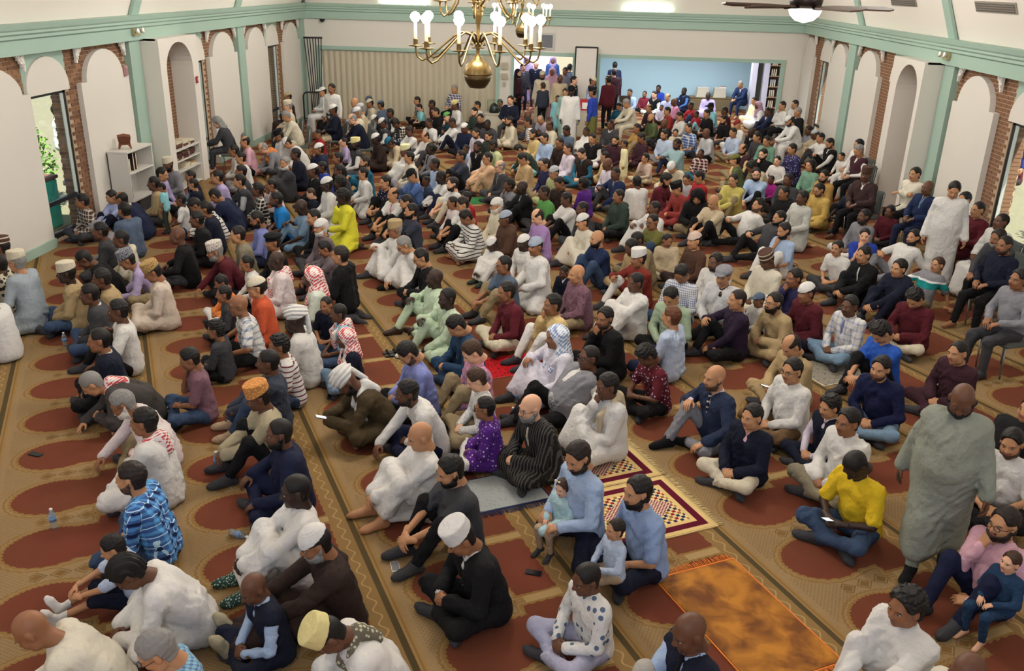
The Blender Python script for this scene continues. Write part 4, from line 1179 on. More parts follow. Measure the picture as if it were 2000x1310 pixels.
    # socks
    if not d['bare'] and lod < 2 and not (code in 'ZC' and lod > 0) and code != 'B':
        for q in (0, 1):
            heel, ball, td = J['foot'][q]; an = J['an'][q]; kn = J['kn'][q]
            hh = min(h, .021)
            G = Fld(np.minimum(heel, ball+td*.05)-.12, np.maximum(an+.05, ball+td*.05)+.12, hh)
            G.cap(an+(kn-an)*.28, an, .046, .041, 0).cap(an, heel, .042, .038, .02).cap(heel, ball, .038, .040, .02).cap(an, ball, .040, .034, .03).cap(ball, ball+td*.045, .040, .030, .02)
            V, Q = finish(G, hh, 0, 0)
            if len(Q): out.append(('sock', (V, Q, [fabric(d['sock'])], None)))
    if lod == 2 and d.get('key'):
        sk_ = d['key']+(kind, bool(d['tr']), (d['tr'] or ' ')[0] == '=', d['bare'], bool(d['scarf']))
        if sk_ not in _SHARE: _SHARE[sk_] = [mesh_from(n_, q_[0], q_[1], [MATS['plain']]*len(q_[2]), True, q_[3]) for n_, q_ in out]
        out = [(o_[0], me_, o_[1][2], None) for o_, me_ in zip(out, _SHARE[sk_])]
    # things worn on the head: shared meshes
    M = Matrix.Translation(Vector(hc)) @ Matrix(hR.tolist()).to_4x4() @ Matrix.Scale(hs, 4)
    covered = d['cap'] and d['cap'][0] in 'UQJH'
    if d['hair'] and not covered: out.append(('hair', wear_mesh('hair_'+d['hair'], lod), [hair_mat(d['hairc'])], M))
    if d['beard']: out.append((d['beard'][0].split('_')[0], wear_mesh(d['beard'][0], lod), [hair_mat(d['beard'][1]) if d['beard'][0] != 'beard_short' else mat('stubble_%d' % d['skin'], {1: '6b4a3a', 2: '4a3224', 3: '33221a', 4: '21160f', 5: '15100d'}[d['skin']], .7)], M))
    if d['cap']:
        kd = CAPK[d['cap'][0]][0]
        out.append((CAPK[d['cap'][0]][1].replace(' ', '_').replace('tall_', 'tall_'), wear_mesh(kd, lod), [fabric(d['cap'][1])], M))
    if d['gl'] and lod < 2: out.append(('glasses', glasses_mesh(), [mat('spectacle_black', '141212', .35)], M))
    return out
def link_figure(d, out):
    root = None
    for p in out:
        if len(p) == 2:
            name, (V, Q, ms, mi) = p
            me = mesh_from(name, V, Q, ms, True, mi)
            if root is None:
                root = link('person', me); root.location = d['root']; root.rotation_euler = (0, 0, d['rz']); root.scale = (d['s'],)*3
            else: link(name, me, root)
        else:
            name, me, mts, M = p
            if root is None:
                root = o = link('person', me); root.location = d['root']; root.rotation_euler = (0, 0, d['rz']); root.scale = (d['s'],)*3
            else:
                o = link(name, me, root)
                if M is not None: o.matrix_local = M
            for sl, mt in zip(o.material_slots, mts): sl.link = 'OBJECT'; sl.material = mt
    d['obj'] = root
    return root
class Crowd:
    """far figures joined into one piece of stuff"""
    def __init__(s): s.V = []; s.F = []; s.M = []; s.mats = []; s.ix = {}; s.n = 0
    def mi(s, m):
        if m.name not in s.ix: s.ix[m.name] = len(s.mats); s.mats.append(m)
        return s.ix[m.name]
    def add(s, d, out):
        W = np.array(Matrix.Translation(Vector(d['root'])) @ Matrix.Rotation(d['rz'], 4, 'Z') @ Matrix.Scale(d['s'], 4))
        for p in out:
            if p[0] == 'glasses': continue
            if len(p) == 2:
                V, Q, ms, mi = p[1]
                lut = np.array([s.mi(m) for m in ms]); mi = lut[np.zeros(len(Q), int) if mi is None else mi]
            else:
                me, mt, M = p[1:]
                V = np.empty(len(me.vertices)*3, np.float32); me.vertices.foreach_get('co', V); V = V.reshape(-1, 3)
                Q = np.empty(len(me.loops), np.int32); me.loops.foreach_get('vertex_index', Q); Q = Q.reshape(-1, 4)
                M = np.array(M); V = V @ M[:3, :3].T+M[:3, 3]; mi = np.full(len(Q), s.mi(mt[0]))
            V = V @ W[:3, :3].T+W[:3, 3]
            s.V.append(V); s.F.append(Q+s.n); s.M.append(mi); s.n += len(V)
    def build(s, name):
        return link(name, mesh_from(name, np.concatenate(s.V), np.concatenate(s.F), s.mats, True, np.concatenate(s.M)))
def garb(d):
    k, c = d['top']
    a = say(c[0])+' '+TOPK[k]
    if k == 'su': a = say(c[0])+' jacket'
    return a
def base_labels(d):
    """from the shortest true description to the fullest"""
    who = 'small person' if d['child'] else 'person'
    g = garb(d); k, c = d['top']
    cap = ''
    if d['cap']: cap = ' and '+say(d['cap'][1])+' '+CAPK[d['cap'][0]][1]
    ex = ''
    if d['scarf']: ex = ' with '+say(d['scarf'])+' scarf'
    elif d['tie']: ex = ' with '+say(d['tie'])+' tie'
    elif d['placket']: ex = ' with '+say(d['placket'])+' front trim'
    elif d['gl'] and d['pxm'] > 60: ex = ' with glasses'
    tr = ' and '+say(d['tr'].lstrip('='))+(' sarong' if d['tr'][0] == '=' else ' trousers') if d['tr'] and not d['cap'] and k != 'ro' and d['pxm'] > 75 else ''
    p = ' '+POSEK[d['code']]
    return who, [who+' in '+g+cap+ex, who+' in '+g+cap+ex+p, who+' in '+g+(cap or tr)+ex+p]
def make_labels(ds):
    from collections import Counter
    for d in ds:
        d['who'], d['cand'] = base_labels(d)
    full = Counter(); short = Counter()
    for d in ds:
        for c in dict.fromkeys(d['cand']): full[c] += 1
        short[garb(d)] += 1
    landmarks = [d for d in ds if short[garb(d)] == 1]
    used = set()
    for d in ds:
        ok = [c for c in d['cand'] if full[c] == 1]
        if ok: d['label'] = ok[0]; used.add(ok[0])
    cf = Counter()
    def rel(d, e):
        dx, dy = d['x']-e['x'], d['y']-e['y']
        if abs(dy)*1.5 > abs(dx): return 'behind' if dy < 0 else 'in front of'
        return 'left of' if dx < 0 else 'right of'
    cl = [d for d in ds if full[d['cand'][-1]] >= 1 and 'label' in d]
    for d in ds:
        if 'label' in d: continue
        near = sorted((e for e in landmarks if e is not d), key=lambda e: math.hypot((e['x']-d['x']), 1.6*(e['y']-d['y'])))[:8]
        near2 = sorted((e for e in cl if e is not d and e not in near), key=lambda e: math.hypot((e['x']-d['x']), 1.6*(e['y']-d['y'])))[:4]
        done = False
        for e in near+near2:
            an = 'one in '+garb(e) if e in landmarks else e['label'].replace('small person', 'one').replace('person', 'one')
            for c in d['cand'][1:]+d['cand'][:1]:
                t = c+', '+rel(d, e)+' the '+an
                if len(t.split()) <= 16 and t not in used:
                    d['label'] = t; used.add(t); done = True; break
            if done: break
        if not done: d['label'] = d['cand'][-1]

PEOPLE = """
443 241 Ch 255//-15 1 lg su:dgrey,white tr:dgrey
459 274 Xl q 2 hk sh:pink tr:black
456 294 Xl q 3 sk sh:white tr:brown
470 308 Xl q 2 zk ts:white tr:grey
514 289 Bl 235//-25 1 hg su:grey,white tr:dgrey V:orange
562 207 Cl q 1 sg sh:cream tr:dgrey T:cream
562 190 Cl q 3 zk ro:dbrown K:tan
561 229 Ch q//-25 2 sg sh:cream tr:cream f4
630 179 Cl q 2 sk ro:white B:white
649 190 Cl q 4 zk sh:pink tr:black K:white
662 171 S 200//-10 3 sk sh:white tr:dgrey
659 197 Cl q 3 0 sh:tan tr:black
671 200 Cl q 2 0 sh:lblue tr:dgrey
674 214 Cl q 4 zk su:dnavy,cream tr:beige K:white
607 262 Zl 235 3 zk sh:red tr:black G s.8
560 279 Bl q//-25 2 zk ro:white K:white
558 262 Xm q//-25 3 sk ro:white T:black
577 301 Xl q 4 sk su:dnavy,lblue tr:dnavy
556 319 Kl q/200 2 sg ro:dgrey bw f2
623 291 Xm q 3 zk ho:navy tr:dgrey K:white
657 310 Xl q 3 sk sh:black tr:black
632 325 Xl q 4 zk su:royal,white tr:navy s.9
611 333 Xl q 4 zk su:black,white tr:black K:white
672 278 Zl q 1 sd sh:lav tr:black s.75
688 232 Ch q//-25 1 hg su:dnavy,white tr:black Y:navy
695 219 Cl q 3 hg sh:cream tr:cream K:white
683 213 Cl q 2 sg sh:beige tr:grey K:lgrey
721 196 Xm q//-15 4 zk sh:grey tr:dgrey K:slate
728 203 Xl q 3 zk ro:cream K:cream
738 204 Xl 290 3 zk sh:slate tr:navy K:slate
761 221 Xl q 4 sk ve:dgrey,white tr:dgrey
732 234 Bl q 4 zk ro:dnavy K:white
747 240 Xl q//-20 4 zk ve:dgrey,white tr:dgrey K:white
772 241 Bl q//-25 4 ck sh:black*plaid tr:denim
816 198 Xl q 2 sd ts:slate*plaid tr:black
822 209 Xl q//-15 1 sd ts:aqua tr:black s.8
839 203 Xl q 4 sk ve:maroon,white tr:black
887 174 Cl 215 2 sg sh:purpleblue*plaid tr:black G f4
851 219 Xl q 2 sk ho:black tr:black
873 228 Km q/220 1 zk sh:dteal tr:black K:green
893 206 Zl q 4 zk ro:white T:yellow
932 206 Xl q 2 sk sh:white tr:dgrey
922 218 Xl 225 1 sk sh:dgreen tr:tan G tk
938 231 Xl q/200 2 sk ho:black tr:black
952 243 Xl 200 5 zk ho:dgrey tr:black
838 240 Xl 220 4 zk po:white tr:dgrey
880 239 Kl q//-15 4 zk sh:white tr:dnavy
868 258 Xl 200 3 zk ro:white s.6
907 250 Xl 205//-10 4 zk sh:navy tr:black K:white
931 260 Xl 225 2 sk sh:pinklav tr:black tk
953 266 Xl 220 2 sk sh:dgreen tr:khaki tk
799 256 Kl 230//-15 4 zk po:white tr:black
829 267 Kl 225//-15 2 hk sh:white tr:dgrey
739 271 Xl q 5 zk ro:dbrown K:white
757 279 Bl q//-15 4 zk ro:beige K:teal
694 281 Xl q 5 zk ve:dgrey,white tr:dgrey T:yellow bk
713 317 Ol q 2 sd sh:teal tr:teal bd
791 295 Kl q 4 zk ro:white T:paleyellow
799 307 Xl q 2 sk sh:palecream tr:grey
840 290 Xl q 5 zk sh:grey tr:black Y:black
846 322 Xl q 4 zk sh:lblue tr:navy
910 291 Xl 215 4 zk sh:lblue tr:black s.8
936 286 Xl 220 4 sk ve:black,white tr:black tk
903 305 Kl q 3 sk po:dslate tr:black
949 309 Ko q 2 sk ku:peach tr:peach G
959 284 Xl q//-20 4 sk sh:lime tr:khaki tk
1012 143 S 120//-10 1 lk sh:plum tr:black bk
1022 131 S 150 1 sk su:dgrey,lblue tr:navy
1047 127 S 185 1 hw su:dnavy,lblue tr:dgrey Y:lblue
1059 147 S 190 3 zk ro:cream K:cream bk
1061 166 S 330 1 sb ve:dslate,dslate tr:black s.84
1082 140 S 190 3 0 ro:pink J:pink
1098 154 S 190//-10 4 0 ro:beige
1101 139 S 200 3 sk sh:grey tr:dgrey
1113 132 S 20 2 sk sh:slate tr:dgrey
1080 118 S 180 3 0 ro:blue J:lav
1029 118 S 180 3 0 ro:lav J:lav
1129 157 S 110 1 sk su:black,white tr:black
1146 158 S 110 3 zk ro:lblue K:cream
1116 178 S 185//-10 5 zk ro:white N:black
1104 181 S 190 2 sk ro:dmint s.85
1089 193 S 190 3 sk ku:aqua tr:aqua s.7
1159 180 S 285//-5 3 zk sh:royal tr:=olive N:black
1188 156 S 330//-10 3 zk sh:maroon tr:black K:brown*strip
1199 142 S 350 2 sk sh:plum tr:black
1201 128 S 0 2 sk sh:navy tr:black
1001 196 Cl 200 1 sd su:dnavy,lblue tr:dgrey
977 201 Xl 200 3 sk ho:black tr:black
1005 237 Xl q 2 sk ku:cream tr:cream bk
1020 238 Xl 260 3 sk ts:white*strip tr:khaki
1028 226 Xl 260 4 0 sh:slate tr:dgrey
1054 234 Bl 215//-25 2 hg sh:pinklav tr:dgrey
1073 245 Xl q//-10 4 hk ku:cream tr:cream
1106 255 Xl 225//-25 4 sk sh:slate tr:denim
1041 262 Xl q 2 sk ku:yellowtan tr:beige tk
1063 270 Xl 230//-10 2 sk sh:lblue tr:khaki f3
1145 257 Kl 230 4 zk ro:white s.85
1161 271 Xl 210 2 sk ve:black,white tr:white mk
1197 274 Xl 205 2 sk sh:plum tr:plum bk
1190 243 Xl 215 4 zk su:dgrey,white tr:dgrey
1209 208 Xh 210//-30 2 sk sh:teal tr:dgreen
1226 202 Ch q//-15 2 sg ku:cream tr:cream f2
1093 279 Xl 225//-10 3 zk sh:dbrown tr:black
1111 291 Xl q 2 sk ku:pinklav tr:pinklav
1013 292 Bl q//-30 2 sk sh:dgreen tr:aqua
1020 310 Xm q//-30 2 sk ku:beige2 tr:beige2
1064 321 Xl q 2 sk sh:indigo tr:khaki G
1138 299 Xl 220//-25 1 zd ve:dbrown,teal tr:teal
1178 305 Xl 290 2 sk ku:yellowtan tr:black s.85
1186 320 Xl q 4 0 sh:pinklav tr:navy
976 325 Xl q 1 hg su:dgrey,white tr:dgrey Y:grey G
1219 282 S 260 3 sk ku:paleyellow tr:paleyellow s.62
1230 181 Xl 210 3 sk sh:lblue tr:black
1259 184 Xl 200 3 zk sh:maroonred tr:black s.85
1286 173 Xl 200 4 sk sh:royal tr:black
1278 185 Xl 220 1 sk ve:black,white tr:white
1304 190 Xl 210 2 hk sh:lavblue tr:dgrey
1336 178 Ok q/210 5 zk ve:dnavy,blue tr:navy
1316 199 Xl 260 4 0 sh:rose tr:dgrey
1383 187 Xl 200 5 0 ro:lav f3
1446 165 Ch 225//-20 2 sg su:navyblue,white tr:navyblue
1473 197 Xl q 2 sd ro:paleyellow
1480 206 Xl 255 4 zk ro:white J:pinkmauve
1267 211 Xl 240 2 hk sh:plum tr:black
1292 210 Xl 200 3 zk sh:pinklav tr:black s.7
1303 217 Xl 255 2 sk sh:brick tr:khaki
1349 206 Kl q 4 zk sh:red tr:denim s.9
1360 223 Kl q 4 zk sh:red tr:aqua s.75
1388 209 Xl q 5 zk sh:aqua tr:aqua B:black
1380 222 Xl q 2 sk po:black tr:black
1327 227 Xm q//-20 2 sd sh:white tr:grey
1268 230 Xl q//-10 2 0 sh:olivegreen tr:dgrey bd
1298 241 Xl q 4 0 su:black,lgrey tr:black
1415 217 Xl 260 4 sk sh:maroon tr:dgrey
1413 234 Xl q 2 sk po:black tr:dgrey bk
1440 244 Xl 250 2 0 ro:white K:brickred
1499 218 Kl q 4 zk su:navy,pinklav tr:navy
1343 250 Xl 235 2 zk ts:blue*plaid tr:denim f5
1320 259 Xl 200 2 sd sh:cream tr:beige s.75
1379 260 Xl q 4 0 sh:lgrey tr:black
1297 263 Xl 225 2 sk sh:lblue2 tr:grey tk G f3
1435 259 Xl 235 2 sk sh:lblue2 tr:khaki G
1244 251 Kl q 3 sk sh:mustard tr:khaki
1252 269 Xl q//-25 3 sk sh:plum tr:plum
1322 281 Ol 230 4 sk sh:dmintblue tr:navy tk f3
1369 300 Xl 210 4 zk sh:maroon*plaid tr:teal s.8
1451 291 Xl q//-25 2 hk ve:plum,yellowtan tr:khaki bk
1438 313 Xl 280 2 sk sh:olivegreen tr:khaki K:olive
1312 327 Bl 215//-25 2 0 ro:cream K:white
1260 309 Xm 225 2 ck sh:pinkbeige tr:beige s.8
1464 258 Xl q 5 0 su:black,white tr:black
1479 268 Xl q 2 sk sh:dgrey tr:dgrey
1496 275 Xl 225 2 sk sh:sage tr:dgrey
1491 301 Om 230//-10 1 sk sh:black tr:black bk
1538 206 Cm 250 2 sd sh:white tr:black
1552 205 Cl 250 2 sd sh:white tr:grey
1558 219 Cl 250 2 sg su:black,white tr:black
1541 236 Ch 255//-30 2 sk ro:white K:white bk f3
1601 236 Xl 255 3 0 sh:lgrey tr:khaki
1607 251 Xl 255 4 zk ro:beige Q:beige
1622 256 Ol 255 4 sk ro:grey
1637 265 Ol 255 4 zk ro:beige K:lgrey
1651 270 Ol 255 2 sk sh:white tr:dgrey
1656 281 Ol 255//-15 2 sk ve:black,white tr:black tk
1677 283 Cl 255 2 sk sh:white tr:white
1677 294 Cl 250//-15 2 sg ve:maroonb,white tr:black
1674 307 Zl 250 2 sd sh:white tr:white s.7
1700 341 Cl 240/210 4 zk su:plumbrown,white tr:black T:brown
1547 291 Zl 250 2 sk ku:indigo*dots tr:black G f4
1517 314 Zl 220 1 sk sh:white tr:black s.8
1583 323 Xl q 2 lk sh:sage tr:grey
1609 344 Xl q/230 2 sk ku:mustard tr:mustard bk
1477 340 Kl 225/190 1 sk sh:lblue tr:black G bk
1506 351 Xl 230 4 zk sh:magenta tr:black s.65
1539 351 Xl 225 4 sk sh:dgrey tr:black
1466 326 Bl q//-25 3 ck sh:beige tr:khaki
162 392 Xl 215/230 3 ck sh:brown*plaid tr:dgrey s.9
219 386 Kl 215//-15 2 sk sh:lavblue tr:dnavy s.88
243 386 Bl 270 3 hk su:navy,white tr:navy
243 410 Xl 295 3 sk sh:slate tr:dgrey
302 368 S 265//-15 3 zk ts:aqua tr:dgreen s.52
300 358 Xl 250 4 zk sh:tan tr:dgrey
317 340 Xl 90//-10 2 sk sh:lav tr:black
328 321 Xl 200 4 zk su:grey,pinklav tr:dgrey T:cream bk
376 347 Xl 230 3 sk ve:navy,lblue tr:navy s.88 Y:slate
393 357 Xl 260 2 sd su:dnavy,white tr:dnavy s.8
353 390 Zl 255 4 zk ts:white tr:denim s.75
384 428 Xl q 4 sk sh:black tr:black
347 460 Xk 255 4 0 sh:black tr:dgrey f2
192 448 Bl q//-10 4 zk sh:grey tr:dgrey K:grey
208 457 Xl q 4 sk sh:dgrey tr:dgrey
222 468 Xl q 4 zk ho:cream tr:dgrey
427 344 Xl q 2 sk sh:lav tr:black
457 338 Xl q 3 sk sh:dgrey tr:black
466 354 Xl q 2 sk ve:dgrey,lgrey tr:dgrey
417 384 Bl 270//-20 3 zk su:navy,white tr:navy
395 396 Bl q//-20 3 sk sh:white*strip tr:grey
401 408 Xl 255 3 sk sh:dnavy tr:black
496 367 Xl q 4 ck sh:black*plaid tr:black s.9
518 364 Xm q 3 zk sh:pinkwhite tr:black s.9
539 389 Xl q 4 sk po:azure tr:dnavy tk
502 428 Xl q//-15 3 sk sh:periwinkle tr:navy bk
588 404 Ok q//-20 5 0 ts:ldenim tr:ldenim
607 378 Zl q//-15 1 sb sh:dnavy tr:black G s.7
638 360 Zl q 5 zk ro:white K:white
669 384 Zm q//-10 5 ck ro:lemon
663 357 Xl q 5 ck sh:dgrey tr:black
612 424 Xl q/230 2 sk su:black,red tr:black
627 444 Xl 240/230 2 zw su:mauvegrey,maroon tr:dgrey K:white bw
464 458 Xl q 2 sk sh:khakigrey tr:khaki
533 472 Xl 240/235 3 zk su:black,white tr:black R:black
420 491 Xg q 3 zg sh:maroon tr:black T:whitepat bg
663 334 Xl q 4 sk sh:dgrey tr:black
709 339 Zl q 2 sk ro:white G s.9
752 356 Kl 225 2 sk ts:dnavy*dots tr:black
768 380 Kl 225 2 hd ts:white tr:black Y:rose
804 343 Kl 235//-25 2 zk sh:blue*check tr:denim B:black
861 346 Kl q//-10 5 zk sh:white tr:navy
884 359 Ko q 1 sd ts:white tr:cream bd
835 351 Xl q 4 zk sh:denim tr:denim s.7
903 399 Ko q//-20 2 sd ts:white tr:black
883 396 Xl q 3 sk sh:pinkwhite tr:black s.85
910 386 Xl q 3 sk sh:red tr:black s.85
793 395 Ko q//-10 2 sk ts:black tr:black tk
803 412 Ko q 2 sk po:dslate tr:black bk
932 427 Xh q//-35 3 sk ro:white*strip bare
771 448 Ol q 3 zg ro:white T:tan G
789 478 Og q//-20 2 sg ro:white G S:black f2
822 503 Xh q//-15 2 sk su:black,white tr:black Y:black G
849 543 Ok q 5 0 ku:mint tr:mint bare f3
873 582 Ol q/230 5 zk ku:mint tr:mint S:white
653 503 Zl 275 2 sd ho:black tr:dgrey
634 485 Kl q//-25 3 sk sh:mauvegrey tr:dgrey s.9
622 534 Xl 255 4 zk sh:palemint tr:dgrey Q:pinkw
961 477 Kl 225//-15 5 zk ro:white K:white s.78 S:dgreen
1024 475 Zl 225 5 zk ro:white K:white s.9
1045 480 Zl q/225 3 zk ro:white K:greyblue f2
967 424 Xl q 4 zk ho:brown tr:khaki K:greyblue
970 401 Xl q 2 zw ro:cream K:white bw G
996 362 Xm q 4 ck sh:grey tr:dgrey s.9
1018 365 Kl q 5 0 su:black,lblue tr:black
1062 376 Xl q 4 zk po:green tr:dgrey
1047 423 Xl q//-25 1 hd sh:lavender tr:khaki f3
1082 337 Xl 230 2 zk ku:sageyellow tr:sageyellow K:lgrey G
1100 357 Xl 220//-25 3 sk sh:dbrown tr:black
1131 359 Xl 300 4 ck sh:violet tr:black s.9
1106 389 Kl q//-15 4 zk ts:white tr:black
1137 408 Xl q 4 zk sh:dgrey tr:dgrey
1138 433 Oh q 2 sd ro:palecream K:white mk
1202 339 Ol q/225 4 zk su:navyblue,grey tr:dgrey
1208 383 Xl q 3 zk ho:dgreen tr:black
1166 466 Kl q 2 0 sh:navyblue tr:denim bk
984 517 Kl q 3 zk po:slate tr:khaki G
989 569 Xl q 3 sk sh:wine tr:cream
1126 535 Xl q 2 0 sh:mauve*print tr:khaki f3
1101 531 Xl 215//-10 4 zk su:dnavy,white tr:dnavy s.62
1079 594 Km q 3 sk ku:yellowtan tr:white
1247 354 Xl 340 4 sk ro:white s.95
1298 352 Xh 120//-20 2 ck ku:wine tr:wine bk
1322 368 Xh q//-15 2 sk ku:brickred2 tr:brickred2 N:black
1360 344 Xl 255//-20 2 sk ku:red tr:white
1345 352 Xl 215//-10 2 sd sh:lgrey tr:grey G s.8
1362 384 Xh 200//-30 2 0 ho:black tr:khaki H:black
1432 352 Kl 220 2 sk ku:oldyellow tr:khaki
1403 395 Kl 230//-20 2 0 ts:beige tr:black
1278 407 Ok q 4 zk ro:white
1279 437 Kl q/225 3 zk sh:olive tr:denim G
1298 465 Xl 200/150/-10 3 sk ku:beige tr:cream s.78
1356 470 Xl q 2 zk sh:brown tr:dbrown K:pinkbeige
1241 473 Xh q//-15 4 zk ku:khaki tr:khaki G
1471 401 Rl 250//12 2 ck sh:white tr:black tk
1531 377 Xl q 3 zk ho:black tr:black
1567 386 Zl q 4 sk ro:greywhite S:dgrey
1522 426 Rl q/250 2 sk sh:dgrey tr:black bk
1531 450 Km q//-10 2 sd ts:lblue tr:white bk
1622 373 Xl q//-10 2 sk ku:yellowtan2 tr:yellowtan2 G tk
1669 379 Ko q//-10 5 zk ts:dnavy tr:black
1687 423 Xl q//10 4 sk ku:grey tr:white tk
1709 403 Xl 230 4 sk sh:maroon tr:black s.85
1635 484 Xl 240/225 2 sk ts:white tr:dgrey s.9
1687 497 Ko q 2 sk ku:black tr:black P:white
1714 464 Xm 200 1 sd po:royal tr:dgrey s.9
1498 508 Xl 235//-25 4 zk ku:palecream tr:cream T:brown*strip
1787 340 Cx q 2 sk ku:palecream tr:black
1803 365 Cl q 4 0 su:navyblue,lblue tr:navy Y:ldenim
1859 370 S 200//-25 2 sk ro:white f5
1885 391 Cl q 2 sk sh:white tr:white
1908 408 Cl 255 2 zd ku:wine tr:maroon f2
1957 437 Cl 255//10 4 zk ro:white
1953 470 Ch q 3 sd sh:dgrey tr:black bg
1978 470 Cl q 3 zk sh:dnavy tr:black tk f3
1763 460 Rl q 2 sk po:white tr:grey bk
1756 523 Ko q 2 sk ho:dnavy tr:dnavy
1831 517 Rl q 2 sb ts:grey*band tr:khaki s.88
26 508 Zl 275 2 sg ro:greyblue2 T:cream G
4 518 Xl 265 4 zk ro:cream*blotch V:cream*blotch
3 482 Xl 265 4 zk ro:white T:brown*strip
-22 580 Xl 265 4 zk ro:white
196 499 Bl q//-20 4 zk sh:black tr:black
218 504 Bl q 3 zk sh:lav tr:khaki T:greyknit
148 535 Xl q 5 zk su:tan,beige tr:denim T:cream
182 541 Xl q 4 sk sh:tan tr:khaki
174 574 Xl q 4 zk su:dgrey,white tr:denim
230 606 Ok q 4 sk ts:white tr:black
295 531 Xl q//-20 3 zk ro:pinkbeige2 T:tanpat
527 506 Xl q 5 0 ro:pinkwhite V:pinkw f2
494 517 Xl q 3 zk sh:white tr:black s.85
432 551 Xl 235//-20 3 sk ku:orange tr:white s.75
481 558 Xl q//5 2 zk ku:redorange tr:redorange K:cream G
456 577 Xl q 3 sk sh:dgrey tr:black s.8
458 599 Xk q 3 0 ts:white*plaid tr:black G
430 640 Xl 265 3 ck sh:dgrey tr:black s.8
576 626 Xl 265 5 zk ro:white U:white f2
545 674 Xl q 3 ck ts:white*strip2 tr:denim s.92
523 706 Kl 255 4 zk sh:dslate tr:denim S:nude
637 595 Xl 200 3 zk po:dnavy tr:black s.75
661 611 Xl q 4 zk ts:skyblue tr:denim V:pinkw s.85
674 660 Xl q 4 zk sh:dnavy tr:ldenim Q:pinkw s.82
693 741 Bh q//-25 4 zk ro:darkolive U:white V:white bk
203 667 Xl q 3 zk su:dnavy,white tr:black
180 745 Bg q//-10 2 zg su:charcoal,dgrey tr:charcoal V:pinkw
239 788 Xg q//-15 3 sg sh:pinkwhite tr:khaki bw G
281 823 Xl 265 3 sk ro:white V:pinkw f2
256 932 Xl 265 2 sd sh:blue*plaid2 tr:denim tk
359 700 Xm q//-15 3 sk ts:mauve tr:denim s.9
504 775 Kl q//-10 4 zk su:stone,cream tr:black T:orangepat S:dgrey
545 846 Xk q 4 zk ku:navydark tr:navydark bk f2
803 764 Xg q 4 sk sh:white tr:navydark tk
820 697 Xh q//-40 2 sk sh:periwinkle tr:black tk
889 697 Km q//-35 1 sb sh:rose*plaid tr:khaki
918 734 Xl 255//-25 1 sb sh:white*dots2 tr:khaki s.9
945 788 Xl 265 3 sk ku:violet*dots tr:white G s.82
820 851 Kl q//-15 2 0 ro:white bare
891 636 Xh q//-40 2 sk ku:navyteal tr:navyteal
879 918 Kl 240//-15 2 sk ts:dgrey tr:black bk f3
899 1050 Xh 240//-25 3 zk su:black,white tr:black T:white S:dgrey
1086 658 Ok q 3 zk ro:lavwhite Q:bluew f2
1150 697 Rl q 4 zk ve:grey,white tr:black G f6
1181 620 Xm 250/220 3 sk su:black,black tr:black tk
1186 753 Om q//-5 4 sk ro:white V:beige
1262 694 Xh 245//-40 4 ck ts:wine*dots tr:black s.92
1033 795 Xh 240/235 1 0 ro:blackstripe*pin bg G P:cream
1396 737 Ok q 2 0 su:navyblue2,pinklav tr:grey Y:navy*strip tk S:black
1469 813 Xl 230/235 2 sk su:dnavy,pink tr:cream s.92
1547 723 Xl q/235 2 sk sh:white tr:khakibrown G f2
1545 675 Xh q//-30 2 hd ku:tan tr:tan
1620 793 Xl q//-10 2 ck ve:dnavy,pinklav tr:dnavy s.85
1720 718 Xl 225 2 sk sh:dnavy2 tr:ldenim tk
1871 688 Xl q 2 zk ku:plum tr:plum
1846 770 W 205//-30 4 0 ro:sagegrey tr:sagegrey f8 bk S:black
1656 823 Xl q/240 3 sk ku:white tr:khakigrey
1700 920 Xh 235//-45 5 zk ts:gold tr:denim
1976 864 Xl 220//-10 2 sk po:white tr:black tk
2012 800 Rl q 2 sk ho:black tr:black
220 1069 Fl q//-15 2 sk ts:lblue2 tr:dnavy s.72 S:white
249 1118 Bl q//-30 4 braid ro:white
62 1230 Bl 250//-20 3 0 sh:palecream tr:black f2
305 1269 Xl 250//-25 2 sg ts:skyblue*check tr:denim G
577 958 Kl q//-5 5 zk ro:white S:print
616 1060 Fl q//-15 3 zk ro:dbrown K:white bg S:stone
494 1148 Xl 235/215/-15 4 0 ve:dnavy,lblue tr:dnavy s.8
640 1240 Bl 240//-35 4 zk ro:white T:yellow V:camo
1145 897 Zl 245/225/-20 2 sd sh:lblue tr:dnavy bd
1100 952 Ll 225//-10 1 lb ku:aquapale tr:nude s.5
1228 954 Xl q 2 sk po:ltblue tr:dnavy bk
1202 1033 Ll 245 2 sd sh:lblue2 tr:nude s.55
1145 1130 Xl 240//-10 4 zk sh:white*print2 tr:lilacgrey s.88
1346 1234 Kl 245//-15 4 0 ve:dnavy,lblue tr:stonegrey Y:black
1959 1021 Km q 2 sd sh:pink tr:navydark bd G
1974 1097 Ll 245 1 sb sh:navyteal tr:navyteal s.55 bare
1791 1207 Kl q//-5 3 ck ku:white tr:white
1863 1289 Xl 245 4 0 ro:palecream
1310 579 Xl 215//-30 2 sk sh:sage2 tr:black
1311 618 Xl 300 2 sr sh:lblue2 tr:navy
1331 534 Xl 215//-40 3 sk sh:white*check tr:denim
1397 511 Xl 225 4 sk ku:white tr:white tk
1415 540 Zl 215//-10 2 zk su:lgrey2,black tr:black F:grey
1438 583 Ol 255 2 zd sh:aubergine tr:black
1482 586 Xl 240 3 zk sh:white tr:black B:slate s.65
1513 590 Xh q//10 2 sk ku:tan tr:tan bk G
1551 542 Xm q 3 sk ku:indigo tr:white
1580 574 Xl q 3 sk ku:maroon tr:dnavy K:white
1652 594 Xl q/230 4 sk sh:white*plaid3 tr:ldenim P:periwinkle
1786 582 Xh 230//-40 2 ck ku:maroon tr:cream
1720 649 Kl q//-45 2 ck ts:royalblue tr:black
1241 551 Ko q//-5 4 zk ro:white
